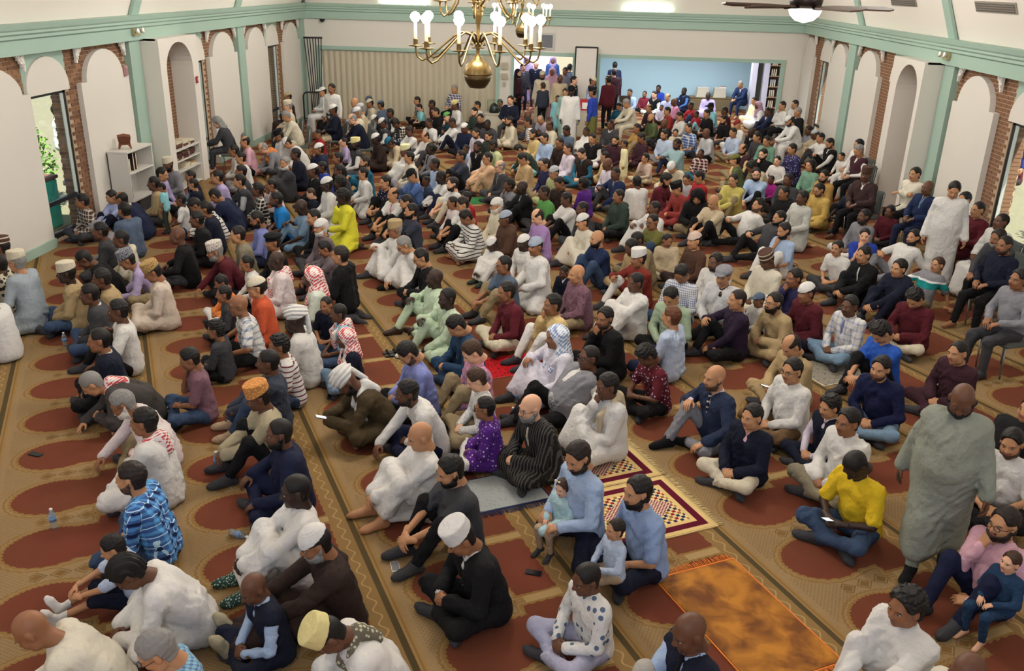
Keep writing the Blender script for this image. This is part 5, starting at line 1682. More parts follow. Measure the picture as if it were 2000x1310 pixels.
1237 481 Xl q//-20 4 zk ku:tan tr:tan
1246 500 Ol q 3 sk ku:brick2 tr:white T:white
1990 545 Cl 250 3 sk sh:grey tr:dgrey
2045 480 Cl 250 3 sk sh:dgrey tr:black
112 216 S 60 3 sk sh:white tr:ldenim
1994 258 S 240 2 sk sh:royal tr:greywhite
1985 300 Xl 250 2 0 sh:wine tr:dgrey J:rose
"""

# ------------------------------------------------------------------ the congregation
ds = [parse(l) for l in PEOPLE.strip().split('\n')]
for i, d in enumerate(ds):
    d['i'] = i; d['J'] = figure_pose(d, i)
    px = d['pxm']*d['s']*(1.0 if d['code'] not in 'SW' else 1.6)
    off = d['x'] < -10 or d['x'] > 2010 or d['y'] > 1320
    d['rank'] = px*(.3 if off else 1)
# nobody sits inside a wall or inside a neighbour
def clampd(d):
    x, y = d['root'][:2]
    if y < 32.4 and d['code'] not in 'SW' and abs(x+.8) < 9.6:
        lim = XR-.55 if not 19.9 < y < 22.3 else XR-.95
        d['root'][0] = min(max(x, XL+(.45 if not 19.6 < y < 22.1 else .9)), lim)
    if 31.75 < y < 33.3 and d['code'] not in 'SW' and (x < -2.1 or x > 7.0): d['root'][1] = 31.75
    if 31.2 < y < 32.4 and d['code'] in 'SW': d['root'][1] = 31.6
flo = [d for d in ds if d['code'] not in 'L' and d['y'] < 1310 and d['x'] > -10]
for it in range(22):
    for a_ in range(len(flo)):
        da = flo[a_]
        for b_ in range(a_+1, len(flo)):
            db = flo[b_]
            v = db['root']-da['root']
            if abs(v[0]) > .8 or abs(v[1]) > .8: continue
            need = sum((.36 if e['code'] == 'C' else .29)*e['s'] for e in (da, db)); L = math.hypot(v[0], v[1])
            if L < need:
                u_ = v/max(L, 1e-3)*(need-L)*.35; u_[2] = 0
                da['root'] = da['root']-u_; db['root'] = db['root']+u_
for d in ds: clampd(d)
order = sorted(ds, key=lambda d: -d['rank'])
single = order[:300]; far = order[300:]
make_labels(single)
for d in single:
    o = link_figure(d, figure_parts(d, d['J'], d['i']))
    tag(o, d['label'], 'person', 'people gathered in the prayer hall')
cr = Crowd()
for d in far: d['lod'] = 3; cr.add(d, figure_parts(d, d['J'], d['i']))
if far:
    o = cr.build('seated_crowd'); tag(o, 'rest of the congregation in the farthest rows of the hall', 'crowd', kind='stuff')

# ---- chairs under those who sit on one
CF_, CFB = mat('chair_fabric', '5d625f', .9, bump=(200, .4, .004)), mat('chair_steel', '8f918f', .35, .7)
def chair_meshes():
    b = MB(); b.bbox((-.22, -.22, .40), (.22, .23, .47), .025); seat = b.mesh('seat', CF_)
    b = MB(); b.bbox((-.21, -.035, 0), (.21, .035, .44), .03); back = b.mesh('backrest', CF_)
    b = MB(); b.tube([(0, 0, 0), (0, .02, .41)], .012, 6); leg = b.mesh('leg', CFB)
    b = MB()
    for s_ in (1, -1): b.tube([(.215*s_, -.20, .38), (.215*s_, -.24, .60), (.2*s_, -.275, .86)], .012, 6)
    fr = b.mesh('back_frame', CFB)
    return seat, back, leg, fr
SEAT, BACK, LEG, BFR = chair_meshes()
def chair(loc, rz, s_=1.0):
    c = empty('stacking_chair', loc, rz); c.scale = (s_,)*3
    link('seat', SEAT, c); o = link('backrest', BACK, c, (0, -.245, .47), (.12, 0, 0)); link('back_frame', BFR, c)
    for sx in (1, -1):
        for sy, t_ in ((.19, 0), (-.20, 0)): link('leg', LEG, c, (.195*sx, sy, 0))
    return c
for d in single:
    if d['code'] == 'C':
        c = chair(tuple(d['root']+np.array([0, 0, 0])), d['rz'], d['s'])
        who = d['label'].replace('small person', 'one').replace('person', 'one').replace(' on a chair', '')
        t_ = 'grey padded chair under the '+who
        if len(t_.split()) > 16: t_ = ' '.join(t_.split()[:16])
        tag(c, t_, 'chair', 'padded chairs along the walls')

# ------------------------------------------------------------------ furnishings
BRASS = mat('brass', '7c6740', .38, .9); BRASSD = mat('brass_shaded', '54452e', .34, .9); BULB = mat('bulb_glow', 'fff2d8', .4, emit=('ffedc8', 14.0)); CANDLE = mat('candle_sleeve', 'f4efe2', .5, emit=('ffe9c0', .55))
def chandelier(loc, label):
    r = empty('chandelier', loc); tag(r, label, 'chandelier', 'brass chandeliers')
    b = MB(); b.lathe([(.085, -.142), (.115, -.105), (.140, -.06), (.153, 0)], n=28); part(b, 'lower_bowl', BRASSD, r)  # dark reflection on the ball's lower half is put into its brass colour
    b = MB(); b.lathe([(.156, 0), (.156, .006), (.150, .045), (.134, .085), (.108, .118), (.072, .142), (.05, .155), (.046, .185), (.024, .19), (.018, .25), (.036, .30), (.04, .36), (.024, .40), (.016, .46), (.022, .52), (.042, .60), (.046, .66), (.022, .74), (.018, .80), (.016, 3.1)], n=24); part(b, 'column', BRASS, r)
    def tier(n, R, zh, zp, bulbz, off):
        for k in range(n):
            q = 2*math.pi*(k+off)/n; c, s = math.cos(q), math.sin(q)
            a = MB(); pr = [(.035, zh-.08), (.09, zh+.01), (.17, zh+.035), (.26, zh-.01), (R*.62, zp-.02), (R*.80, zp-.12), (R*.90, zp-.145), (R*.97, zp-.11), (R, zp-.04), (R, zp)]
            a.tube([(x*c, x*s, z) for x, z in pr], .0105, 7)
            a.tube([((.05+.028*math.cos(t))*c, (.05+.028*math.cos(t))*s, zh-.10+.028*math.sin(t)) for t in np.arange(0, 6, .6)], .007, 5)
            ar = part(a, 'arm', BRASS, r)
            a = MB(); a.lathe([(.006, zp-.008), (.075, zp+.002), (.082, zp+.010), (.026, zp+.012), (.026, zp+.016), (.024, zp+.065), (.028, zp+.075)], (R*c, R*s, 0), 14); part(a, 'drip_pan', BRASS, ar)
            a = MB(); a.lathe([(.017, zp+.07), (.017, bulbz-.045)], (R*c, R*s, 0), 10); part(a, 'candle_sleeve', CANDLE, ar)
            a = MB(); a.lathe([(.012, bulbz-.05), (.034, bulbz-.036), (.056, bulbz), (.050, bulbz+.03), (.026, bulbz+.054), (.004, bulbz+.06)], (R*c, R*s, 0), 12); part(a, 'bulb', BULB, ar)
    tier(10, .67, .40, .28, .57, .2); tier(6, .44, .78, .74, 1.0, .5)
    return r
chandelier((-1.02, 10.0, 3.89), 'large brass chandelier with lit candle bulbs, the nearer of the two')
chandelier((-1.24, 22.5, 3.72), 'large brass chandelier with lit candle bulbs, the farther of the two')
# ceiling fan
f = empty('ceiling_fan', (1.76, 7.35, 4.72)); tag(f, 'dark bronze ceiling fan with brown blades and white glass bowl light', 'fan')
b = MB(); b.lathe([(.06, -.02), (.115, .0), (.125, .05), (.115, .09), (.05, .12), (.014, .16), (.014, 1.9)], n=24); part(b, 'motor', mat('fan_bronze', '2a211d', .35, .6), f)
b = MB(); b.lathe([(.01, -.115), (.07, -.098), (.11, -.06), (.125, -.02), (.118, -.01)], n=24); part(b, 'glass_bowl', mat('bowl_glass', 'f4f2ec', .3, emit=('fffaf0', 1.6)), f)
for k in range(5):
    q = math.radians(4+72*k); M = Matrix.Rotation(q, 4, 'Z') @ Matrix.Rotation(math.radians(9), 4, 'X')
    b = MB(); b.prism([(.16, -.03), (.26, -.055), (.62, -.07), (.67, -.03), (.67, .03), (.62, .07), (.26, .055), (.16, .03)], -.006, .006, 'z', M); bl = part(b, 'blade', mat('fan_walnut', '4d3626', .5), f)
    b = MB(); b.prism([(.10, -.02), (.22, -.03), (.22, .03), (.10, .02)], -.014, -.006, 'z', M); part(b, 'blade_iron', MATS['fan_bronze'], bl)
# cove lights on the cornice of the back wall
for x_, lb in ((-5.86, 'lit fluorescent cove light above the folding partition'), (2.48, 'lit fluorescent cove light above the open annex')):
    c = empty('cove_light', (x_, YB-.10, 3.965)); tag(c, lb, 'light', 'cove lights')
    b = MB(); b.box((-.82, -.06, 0), (.82, .06, .03)); part(b, 'housing', mat('white_metal', 'e2e2de', .5), c)
    for yy in (-.03, .03):
        b = MB(); b.tube([(-.78, yy, .05), (.78, yy, .05)], .016, 8); part(b, 'tube', mat('fluorescent', 'eefcf2', .4, emit=('dffbe8', 22.0)), c)
# emergency lights on the cornice, alarm devices, dome camera
for (x_, y_, z_, s_, lb) in ((XL+.10, 19.48, 3.62, 1, 'twin headed emergency light on the left cornice'), (XR-.10, 19.84, 3.62, -1, 'twin headed emergency light on the right cornice')):
    e = empty('emergency_light', (x_, y_, z_)); tag(e, lb, 'light', 'emergency lights')
    b = MB(); b.bbox((0 if s_ > 0 else -.07, -.16, -.07), (.07 if s_ > 0 else 0, .16, .07), .015); part(b, 'battery_box', mat('pale_gold', 'b9ab7c', .4, .3), e)
    for yy in (-.12, .12):
        b = MB(); M = Matrix.Translation((.06*s_, yy, .01)) @ Matrix.Rotation(math.radians(75)*s_, 4, 'Y')
        pr = [(.02, .0), (.055, .05), (.065, .085), (.055, .09)]; b.lathe(pr, n=14); b.V = [tuple(M @ Vector(v)) for v in b.V]; part(b, 'lamp_head', mat('lamp_silver', 'd8d6cc', .25, .5), e)
a = empty('alarm_strobe', (XL+.44, 21.66, 2.43)); tag(a, 'red fire alarm strobe on the front of the white niche bay', 'alarm')
b = MB(); b.bbox((0, -.06, -.08), (.03, .06, .08), .01); part(b, 'base_plate', mat('alarm_red', 'a02a24', .4), a); b = MB(); b.bbox((.03, -.03, -.05), (.06, .03, .05), .012); part(b, 'lens', mat('lens_clear', 'e2d8d0', .2), a)
a = empty('alarm_horn', (XL+.005, 18.99, 2.86)); tag(a, 'pinkish alarm horn at the shoulder of an arched wall panel', 'alarm')
b = MB(); b.bbox((0, -.07, -.11), (.05, .07, .11), .02); part(b, 'casing', mat('faded_pink', 'b08488', .5), a); b = MB()
for k in range(4): b.box((.05, -.045, -.07+k*.035), (.056, .045, -.055+k*.035))
part(b, 'sound_slots', mat('dull_rose', '8a5f64', .5), a)
c = empty('dome_camera', (-8.75, YB-.16, 3.44)); tag(c, 'small black dome camera under the back cornice', 'camera')
b = MB(); b.lathe([(.09, 0), (.09, -.03)], n=16); part(b, 'mount', BLACKM, c); b = MB(); b.lathe([(.08, -.03), (.07, -.07), (.04, -.10), (.005, -.11)], n=16); part(b, 'dome', mat('dome_black', '0c0c0e', .12), c)
# framed dark display and service boxes on the back wall
c = empty('wall_display', (-.95, YB-.01, 2.92)); tag(c, 'dark framed display on the white wall above the doorway', 'display')
b = MB(); b.box((-.32, -.03, -.28), (.32, 0, .28)); part(b, 'frame', mat('frame_grey', 'b9b6b0', .5), c); b = MB(); b.box((-.25, -.036, -.21), (.25, -.03, .21)); part(b, 'screen', mat('screen_grey', '5f6067', .35), c)
for z_, w_, h_, lb in ((2.06, .22, .24, 'upper beige service box on the narrow back wall pier'), (1.70, .24, .2, 'middle beige service box on the narrow back wall pier'), (1.45, .1, .14, 'small grey switch box low on the narrow back wall pier')):
    c = empty('service_box', (-2.36, YB, z_)); tag(c, lb, 'box', 'service boxes')
    b = MB(); b.bbox((-w_/2, -.09, -h_/2), (w_/2, 0, h_/2), .012); part(b, 'casing', mat('box_beige', 'b7ae97', .5), c); b = MB(); b.box((-w_/2+.02, -.098, -h_/2+.02), (w_/2-.02, -.09, h_/2-.02)); part(b, 'cover', mat('box_beige2', 'a79e88', .5), c)
# tall screen panel
c = empty('screen_panel', (.49, 31.95, 0)); tag(c, 'tall white display board in a black frame beside the annex', 'board')
b = MB(); b.box((-.35, -.012, .22), (.35, .012, 2.76)); part(b, 'board', mat('board_white', 'd2ccc6', .6), c)
for s_ in (1, -1):
    b = MB(); b.tube([(.37*s_, 0, .05), (.37*s_, 0, 2.80)], .028, 8); part(b, 'post', BLACKM, c); b = MB(); b.tube([(.37*s_, -.3, .03), (.37*s_, .3, .03)], .025, 8); part(b, 'foot', BLACKM, c)
b = MB(); b.tube([(-.38, 0, 2.79), (.38, 0, 2.79)], .028, 8); part(b, 'top_rail', BLACKM, c)
# pedestal with a clear case, red box on a pedestal
PED = mat('pedestal_beige', 'bdb5a2', .6)
c = empty('pedestal', (-2.47, 29.7, 0)); tag(c, 'beige pedestal carrying a clear case near the narrow wall pier', 'pedestal'); b = MB(); b.bbox((-.27, -.24, 0), (.27, .24, .76), .01); part(b, 'cabinet', PED, c); b = MB(); b.bbox((-.30, -.27, .76), (.30, .27, .80), .01); part(b, 'top', PED, c)
c = empty('display_case', (-2.47, 29.7, .80)); tag(c, 'clear case with a black dome inside, on the beige pedestal', 'case')
b = MB()
for lo, hi in (((-.22, -.2, 0), (.22, -.19, .40)), ((-.22, .19, 0), (.22, .2, .40)), ((-.22, -.19, 0), (-.21, .19, .40)), ((.21, -.19, 0), (.22, .19, .40)), ((-.22, -.2, .40), (.22, .2, .41))): b.box(lo, hi)
part(b, 'clear_panes', PANE, c); b = MB(); b.lathe([(.17, 0), (.17, .08), (.15, .19), (.10, .27), (.03, .31), (.005, .315)], n=20); part(b, 'dome', mat('dome_black2', '1b1c20', .3), c)
c = empty('pedestal', (.52, 30.7, 0)); tag(c, 'beige pedestal under the red box, beside the person in royal blue shirt', 'pedestal'); b = MB(); b.bbox((-.24, -.2, 0), (.24, .2, .82), .01); part(b, 'cabinet', PED, c); b = MB(); b.box((-.26, -.22, .82), (.26, .22, .85)); part(b, 'top', PED, c)
c = empty('collection_box', (.52, 30.7, .85)); tag(c, 'red box with a white paper label on a beige pedestal', 'box')
b = MB(); b.bbox((-.2, -.15, 0), (.2, .15, .36), .012); part(b, 'casing', mat('box_red', 'b02a34', .4), c); b = MB(); b.box((-.11, -.156, .06), (.11, -.15, .27)); part(b, 'paper_label', mat('paper', 'e6e2dc', .8), c); b = MB(); b.box((-.08, -.02, .36), (.08, .02, .365)); part(b, 'slot', BLACKM, c)
# black folding gate and low rail in the far corner
c = empty('folding_gate', (-9.02, 31.85, 0)); tag(c, 'tall black folded metal gate in the far corner by the partition', 'gate')
for k in range(7):
    b = MB(); b.tube([(-.27+k*.075+.17*(1-k/7), .02*(k % 2), .05), (-.30+k*.10, .02*(k % 2), 2.82)], .017, 6); part(b, 'bar', BLACKM, c)
b = MB(); b.tube([(-.32, 0, 2.83), (.34, 0, 2.84)], .03, 8); part(b, 'top_rail', BLACKM, c); b = MB(); b.tube([(-.3, -.2, .04), (.2, .2, .04)], .03, 8); part(b, 'foot', BLACKM, c)
c = empty('rail', (-8.9, 31.35, 0)); tag(c, 'low black tube rail in front of the folded gate', 'rail')
b = MB(); b.tube([(-.42, 0, 0), (-.42, 0, .92), (-.38, 0, 1.01), (-.30, 0, 1.05), (.30, 0, 1.05), (.38, 0, 1.01), (.42, 0, .92), (.42, 0, 0)], .028, 8); part(b, 'bent_tube', BLACKM, c)
for k in range(5):
    b = MB(); b.tube([(-.28+.14*k, 0, .14), (-.28+.14*k, 0, 1.04)], .012, 6); part(b, 'baluster', BLACKM, c)
b = MB(); b.tube([(-.42, 0, .14), (.42, 0, .14)], .016, 6); part(b, 'cross_bar', BLACKM, c)
# bookshelf under the arched panel, wooden folding book stand, books
SHW = mat('shelf_white', 'c9c5bd', .55)
def bookcase(name, loc, D, W, z0, z1, boards, label, cat='shelf', m=SHW, back=None):
    """opens to +x; W along y"""
    c = empty(name, loc); tag(c, label, cat)
    for y_ in (0, W-.03): b = MB(); b.box((0, y_, z0), (D, y_+.03, z1)); part(b, 'side_panel', m, c)
    b = MB(); b.box((0, 0, z0), (.015, W, z1)); part(b, 'back_panel', back or m, c)
    for z_ in boards: b = MB(); b.box((.01, .03, z_-.03), (D-.005, W-.03, z_)); part(b, 'shelf_board', m, c)
    b = MB(); b.box((-.005, -.01, z1), (D+.015, W+.01, z1+.03)); part(b, 'top', m, c)
    return c
bc = bookcase('bookshelf', (XL+.02, 17.72, 0), .43, 1.14, .30, 1.34, (.34, .92), 'white open bookshelf standing against the left wall')
b = MB(); b.box((0, .03, 0), (.38, 1.1, .30)); part(b, 'plinth', mat('dark_plinth', '3a3632', .7), bc)
BOOKC = [mat('book_'+n, c_, .6) for n, c_ in (('maroon', '4a2420'), ('green', '1f5a34'), ('brown', '5f4030'), ('ivory', 'cfc4ac'), ('black', '201d20'), ('blue', '3a78b4'), ('tan', '9a7c58'))]
def book(loc, size, ci, rz=0, label='', group='', rot=None):
    """closed book: cover boards, spine and page block; size (w, d, thickness), lying flat"""
    w_, d_, t_ = size
    o = empty('book', loc, rz)
    if rot: o.rotation_euler = rot
    tag(o, label, 'book', group)
    b = MB(); b.box((-w_/2, -d_/2, 0), (w_/2, d_/2, .004)); b.box((-w_/2, -d_/2, t_-.004), (w_/2, d_/2, t_)); b.box((-w_/2, -d_/2, 0), (-w_/2+.004, d_/2, t_)); part(b, 'cover', BOOKC[ci], o)
    b = MB(); b.box((-w_/2+.004, -d_/2+.004, .004), (w_/2-.006, d_/2-.004, t_-.004)); part(b, 'pages', mat('pages', 'ded2b4', .8), o)
G1 = 'books on the white bookshelf'
for (yy, t_, h_, ci, lb) in ((17.83, .06, .33, 1, 'green upright book on the upper shelf of the white bookshelf'), (17.90, .05, .30, 1, 'second green upright book on the white bookshelf, right of the tall green one'), (17.97, .05, .27, 6, 'tan upright book beside the green books on the white bookshelf'), (18.15, .05, .36, 4, 'large black book standing on the upper shelf of the white bookshelf'), (18.28, .05, .34, 0, 'maroon upright book at the right end of the white bookshelf row')):
    o = book((XL+.25, yy, .925+h_/2), (h_, .24, t_), ci, 0, lb, G1, (math.pi/2, 0, 0)); 
for o in [o for o in bpy.data.objects if o.get('group') == G1]:
    o.rotation_euler = (math.pi/2, -math.pi/2, 0)
c = empty('flask', (XL+.30, 17.95, .345)); tag(c, 'black flask on the lower shelf of the white bookshelf', 'flask'); b = MB(); b.lathe([(.05, 0), (.052, .02), (.052, .24), (.04, .28), (.035, .30)], n=16); part(b, 'body', mat('flask_black', '161515', .3), c); b = MB(); b.lathe([(.036, .30), (.036, .36), (.03, .37)], n=16); part(b, 'lid', mat('flask_lid', '2a2a2b', .4), c)
c = empty('book_stand', (XL+.24, 18.10, 1.372), math.radians(118)); tag(c, 'carved wooden folding book stand on top of the white bookshelf', 'stand')
for s_ in (1, -1):
    M = Matrix.Translation((0, 0, .11)) @ Matrix.Rotation(math.radians(38)*s_, 4, 'Y')
    b = MB(); b.prism([(-.13, -.11), (-.13+.02, -.13), (-.06, -.03), (.06, -.03), (.11, -.13), (.13, -.11), (.11, .03), (.13, .20), (.0, .23), (-.13, .20), (-.11, .03)], -.009, .009, 'x', M); part(b, 'leaf', mat('rosewood', '6d3a22', .45), c)
bk = bookcase('niche_shelf', (XL-.06, 20.13, 0), .46, 1.40, .02, .94, (.06, .46, .71), 'low white shelf unit with books inside the left wall niche')
G2 = 'books on the niche shelf'
pos = ['near end', 'near end', 'near end', 'middle', 'middle', 'middle', 'far end', 'far end', 'far end']
k = 0
for yy, zb, cs, at_ in ((20.50, .972, (0, 2, 3), 'near end of the top board'), (20.90, .972, (0, 3, 3), 'middle of the top board'), (21.25, .972, (0, 3), 'far end of the top board'), (20.45, .712, (0, 0, 0), 'near end of the upper shelf'), (20.80, .712, (0, 0, 2), 'middle of the upper shelf'), (21.2, .712, (0, 0, 0), 'far end of the upper shelf'), (20.85, .462, (3, 3), 'middle of the lower shelf'), (21.2, .462, (3, 6), 'far end of the lower shelf')):
    z_ = zb
    for j, ci in enumerate(cs):
        t_ = .055-.008*(j % 2)
        lb = {0: 'bottom', len(cs)-1: 'top'}.get(j, 'middle')+' book in the stack at '+at_+', niche unit'
        book((XL+.24+random.uniform(-.02, .02), yy, z_), (.21, .28, t_), ci, math.pi/2*0+random.uniform(-.15, .15)+math.pi, lb, G2); z_ += t_+.001
# annex: bench with two boxes, bookcase with posts
c = empty('bench', (6.02, 38.75, 0)); tag(c, 'long low brown cloth covered bench against the blue annex wall', 'bench'); b = MB(); b.bbox((-1.0, -.3, 0), (1.0, .3, .50), .02); part(b, 'cloth_cover', mat('bench_brown', '6b5c40', .9, bump=(30, .5, .01)), c); b = MB(); b.bbox((-1.02, -.32, .50), (1.02, .32, .53), .01); part(b, 'top_board', mat('bench_top', '7a694a', .8), c)
for x_, lb in ((5.52, 'pale beige box on the annex bench, left one'), (6.22, 'pale beige box with papers on top on the annex bench')):
    c = empty('lectern_box', (x_, 38.75, .53)); tag(c, lb, 'box', 'pale boxes on the annex bench'); b = MB(); b.prism([(-.26, 0), (.26, 0), (.23, .36), (-.22, .38)], -.2, .2, 'y'); part(b, 'body', PED, c); b = MB(); b.box((-.23, -.21, .37), (.24, .21, .395)); part(b, 'top', mat('box_white', 'd3d0c8', .6), c)
c = empty('papers', (6.34, 38.7, .927)); tag(c, 'stack of papers on the right hand annex box', 'papers'); b = MB(); b.box((-.13, -.1, 0), (.13, .1, .035)); part(b, 'sheets', mat('paper2', 'ded6c8', .8), c); b = MB(); b.box((-.12, -.09, .035), (.13, .09, .042)); part(b, 'cover_sheet', mat('paper3', '9a5f4a', .7), c)
c = empty('wall_notice', (5.85, 39.28, 2.28)); tag(c, 'small white notice frame high on the blue annex wall', 'notice'); b = MB(); b.box((-.28, -.02, -.22), (.28, 0, .22)); part(b, 'frame', mat('notice_white', 'c7d3da', .6), c); b = MB(); b.box((-.22, -.026, -.16), (.22, -.02, .16)); part(b, 'sheet', mat('notice_sheet', 'b4c4ce', .6), c)
c = empty('annex_bookcase', (7.06, 36.5, 0)); tag(c, 'tall white bookcase with brown shelves at the right end of the annex', 'bookcase')
LIL = mat('post_white', 'c8c4d4', .5); WOODB = mat('shelf_brown', '5a3a28', .6)
for x_ in (0, .46, 1.08): b = MB(); b.box((x_, 0, 0), (x_+.20, .4, 2.6)); part(b, 'upright', LIL, c)
b = MB(); b.box((.2, .36, 0), (.46, .40, 2.6)); part(b, 'dark_back', mat('olive_back', '4b4a3e', .8), c); b = MB(); b.box((.66, .36, 0), (1.08, .40, 2.6)); part(b, 'back_panel', WOODB, c)
for z_ in (.42, .82, 1.22, 1.62, 2.02): b = MB(); b.box((.66, .02, z_), (1.08, .36, z_+.03)); part(b, 'shelf_board', mat('shelf_pale', 'b08a68', .6), c)
G3 = 'books in the annex bookcase'
for z_, ci, nm in ((.45, 0, 'maroon'), (.85, 2, 'brown'), (1.25, 5, 'blue'), (1.65, 4, 'black'), (2.05, 3, 'ivory')):
    for j in range(3):
        o = book((7.06+.74+.075*j, 36.66, z_+.13), (.26, .2, .055), ci, 0, 'upright '+nm+' book in the annex bookcase, '+('left', 'middle', 'right')[j]+' of three '+nm+' ones', G3); o_ = bpy.data.objects[-1] if False else None
for o in [o for o in bpy.data.objects if o.get('group') == G3]: o.rotation_euler = (math.pi/2, -math.pi/2, math.pi/2)
c = empty('folding_chair', (2.06, 34.0, 0), math.radians(10)); tag(c, 'brown metal folding chair standing by the blue annex wall', 'chair')
CHB = mat('chair_brown', '4a4038', .45, .3)
b = MB(); b.bbox((-.22, .17, .55), (.22, .2, .98), .04); part(b, 'backrest', CHB, c); b = MB(); b.bbox((-.21, -.22, .43), (.21, .18, .46), .01); part(b, 'seat', CHB, c)
for s_ in (1, -1):
    b = MB(); b.tube([(.22*s_, -.26, 0), (.22*s_, .19, .98)], .014, 6); part(b, 'leg', CHB, c); b = MB(); b.tube([(.2*s_, .26, 0), (.2*s_, -.18, .44)], .014, 6); part(b, 'leg', CHB, c)
# ---- rugs on the carpet; a, q are the carpet's own axes
_t = math.radians(27); U_ = np.array([math.sin(_t), -math.cos(_t), 0]); W_ = np.array([-math.cos(_t), -math.sin(_t), 0]); RZ = math.atan2(U_[1], U_[0])
def fringe(mb, x0, x1, y, dirx, diry, L, n, r=.0035, zb=.006):
    rr = random.Random(3)
    for i in range(n):
        t = (i+.5)/n; px, py = (x0+(x1-x0)*t, y) if dirx == 0 else (y, x0+(x1-x0)*t)
        j = rr.uniform(-.4, .4)*L; l = L*rr.uniform(.75, 1.1)
        e = (px+j*.5, py+diry*l) if dirx == 0 else (px+dirx*l, py+j*.5)
        mb.tube([(px, py, zb), ((px+e[0])/2, (py+e[1])/2, zb+.006), (e[0], e[1], .004)], r, 4)
def rug(a0, a1, q0, q1, m, edge, label, fr=None, th=.012, frm=None):
    o = empty('prayer_rug', tuple(U_*(a0+a1)/2+W_*(q0+q1)/2+np.array([0, 0, .001])), RZ); tag(o, label, 'rug', 'prayer rugs')
    hx, hy = (a1-a0)/2, (q1-q0)/2
    b = MB(); b.bbox((-hx, -hy, 0), (hx, hy, th), .005); part(b, 'pile', m, o)
    b = MB()
    for lo, hi in (((-hx-.012, -hy-.012, 0), (hx+.012, -hy, th*.9)), ((-hx-.012, hy, 0), (hx+.012, hy+.012, th*.9)), ((-hx-.012, -hy, 0), (-hx, hy, th*.9)), ((hx, -hy, 0), (hx+.012, hy, th*.9))): b.box(lo, hi)
    part(b, 'binding', edge, o)
    for f_ in fr or ():
        b = MB()
        if f_ == 'x-': fringe(b, -hy, hy, -hx-.01, -1, 0, .085, int(2*hy/.011))
        if f_ == 'x+': fringe(b, -hy, hy, hx+.01, 1, 0, .085, int(2*hy/.011))
        if f_ == 'y+': fringe(b, -hx, hx, hy+.01, 0, 1, .085, int(2*hx/.011))
        if f_ == 'y-': fringe(b, -hx, hx, -hy-.01, 0, -1, .085, int(2*hx/.011))
        part(b, 'fringe', frm or edge, o)
    return o
om = mat('orange_velvet', 'a8660f', .75, spec=.3)
x = Mx(om); tc = nd(om, 'ShaderNodeTexCoord').outputs['Object']; nz = nd(om, 'ShaderNodeTexNoise'); nz.inputs['Scale'].default_value = 4.0; nz.inputs['Detail'].default_value = 6; nz.inputs['Distortion'].default_value = .5
om.node_tree.links.new(tc, nz.inputs['Vector']); cr_ = nd(om, 'ShaderNodeValToRGB'); om.node_tree.links.new(nz.outputs[0], cr_.inputs[0])
cr_.color_ramp.elements[0].position = .36; cr_.color_ramp.elements[0].color = srgb('68390a'); cr_.color_ramp.elements[1].position = .64; cr_.color_ramp.elements[1].color = srgb('b0731f')
om.node_tree.links.new(cr_.outputs[0], om.node_tree.nodes['Principled BSDF'].inputs['Base Color'])
bp_ = nd(om, 'ShaderNodeBump'); bp_.inputs['Strength'].default_value = .4; bp_.inputs['Distance'].default_value = .02; om.node_tree.links.new(nz.outputs[0], bp_.inputs['Height']); om.node_tree.links.new(bp_.outputs[0], om.node_tree.nodes['Principled BSDF'].inputs['Normal'])
rug(-5.36, -3.95, -4.62, -3.80, om, mat('orange_binding', 'd9761a', .7), 'orange velvet prayer rug with orange fringe on open carpet', ('x-', 'x+'))
def checker_mat(name, hx, hy):
    m = mat(name, 'd2b67c', .9, spec=.1); x = Mx(m); L = m.node_tree.links
    tc = nd(m, 'ShaderNodeTexCoord').outputs['Object']; s_ = nd(m, 'ShaderNodeSeparateXYZ'); L.new(tc, s_.inputs[0]); X, Y, _ = s_.outputs
    ax, ay = x.f('ABSOLUTE', X), x.f('ABSOLUTE', Y)
    ed = x.f('MINIMUM', x.f('SUBTRACT', hx, ax), x.f('SUBTRACT', hy, ay))
    cx, cy = x.f('FLOOR', x.f('MULTIPLY', X, 26)), x.f('FLOOR', x.f('MULTIPLY', Y, 26))
    par = x.f('FRACT', x.f('MULTIPLY', x.f('ADD', cx, cy), .5))
    wn = nd(m, 'ShaderNodeTexWhiteNoise', noise_dimensions='2D'); cb = nd(m, 'ShaderNodeCombineXYZ'); L.new(cx, cb.inputs[0]); L.new(cy, cb.inputs[1]); L.new(cb.outputs[0], wn.inputs['Vector'])
    c1 = x.mix(x.f('GREATER_THAN', wn.outputs['Value'], .42), '8f1c24', x.mix(x.f('GREATER_THAN', wn.outputs['Value'], .75), '23304e', '8f6a38'))
    f_ = x.mix(x.f('GREATER_THAN', par, .25), 'dcc48e', c1)
    fine = x.f('LESS_THAN', x.f('ADD', x.f('MULTIPLY', ax, 1.0), x.f('MULTIPLY', ay, .75)), .30)
    c2 = x.mix(x.f('GREATER_THAN', x.f('FRACT', x.f('MULTIPLY', x.f('ADD', x.f('FLOOR', x.f('MULTIPLY', X, 52)), x.f('FLOOR', x.f('MULTIPLY', Y, 52))), .5)), .25), 'd8c4b0', '7a2230')
    f_ = x.mix(fine, f_, c2)
    col = x.mix(x.f('GREATER_THAN', ed, .185), 'd2b67c', f_); col = x.mix(x.f('MULTIPLY', x.f('GREATER_THAN', ed, .055), x.f('LESS_THAN', ed, .135)), col, '571226')
    L.new(col, m.node_tree.nodes['Principled BSDF'].inputs['Base Color']); return m
FRC = mat('cream_fringe', 'd6bf86', .8)
rug(-6.84, -5.86, -4.80, -3.62, checker_mat('checker_rug_1', .49, .59), mat('cream_binding', 'cdb27a', .8), 'burgundy bordered checkered prayer rug, the nearer one beside the orange rug', ('y+',), frm=FRC)
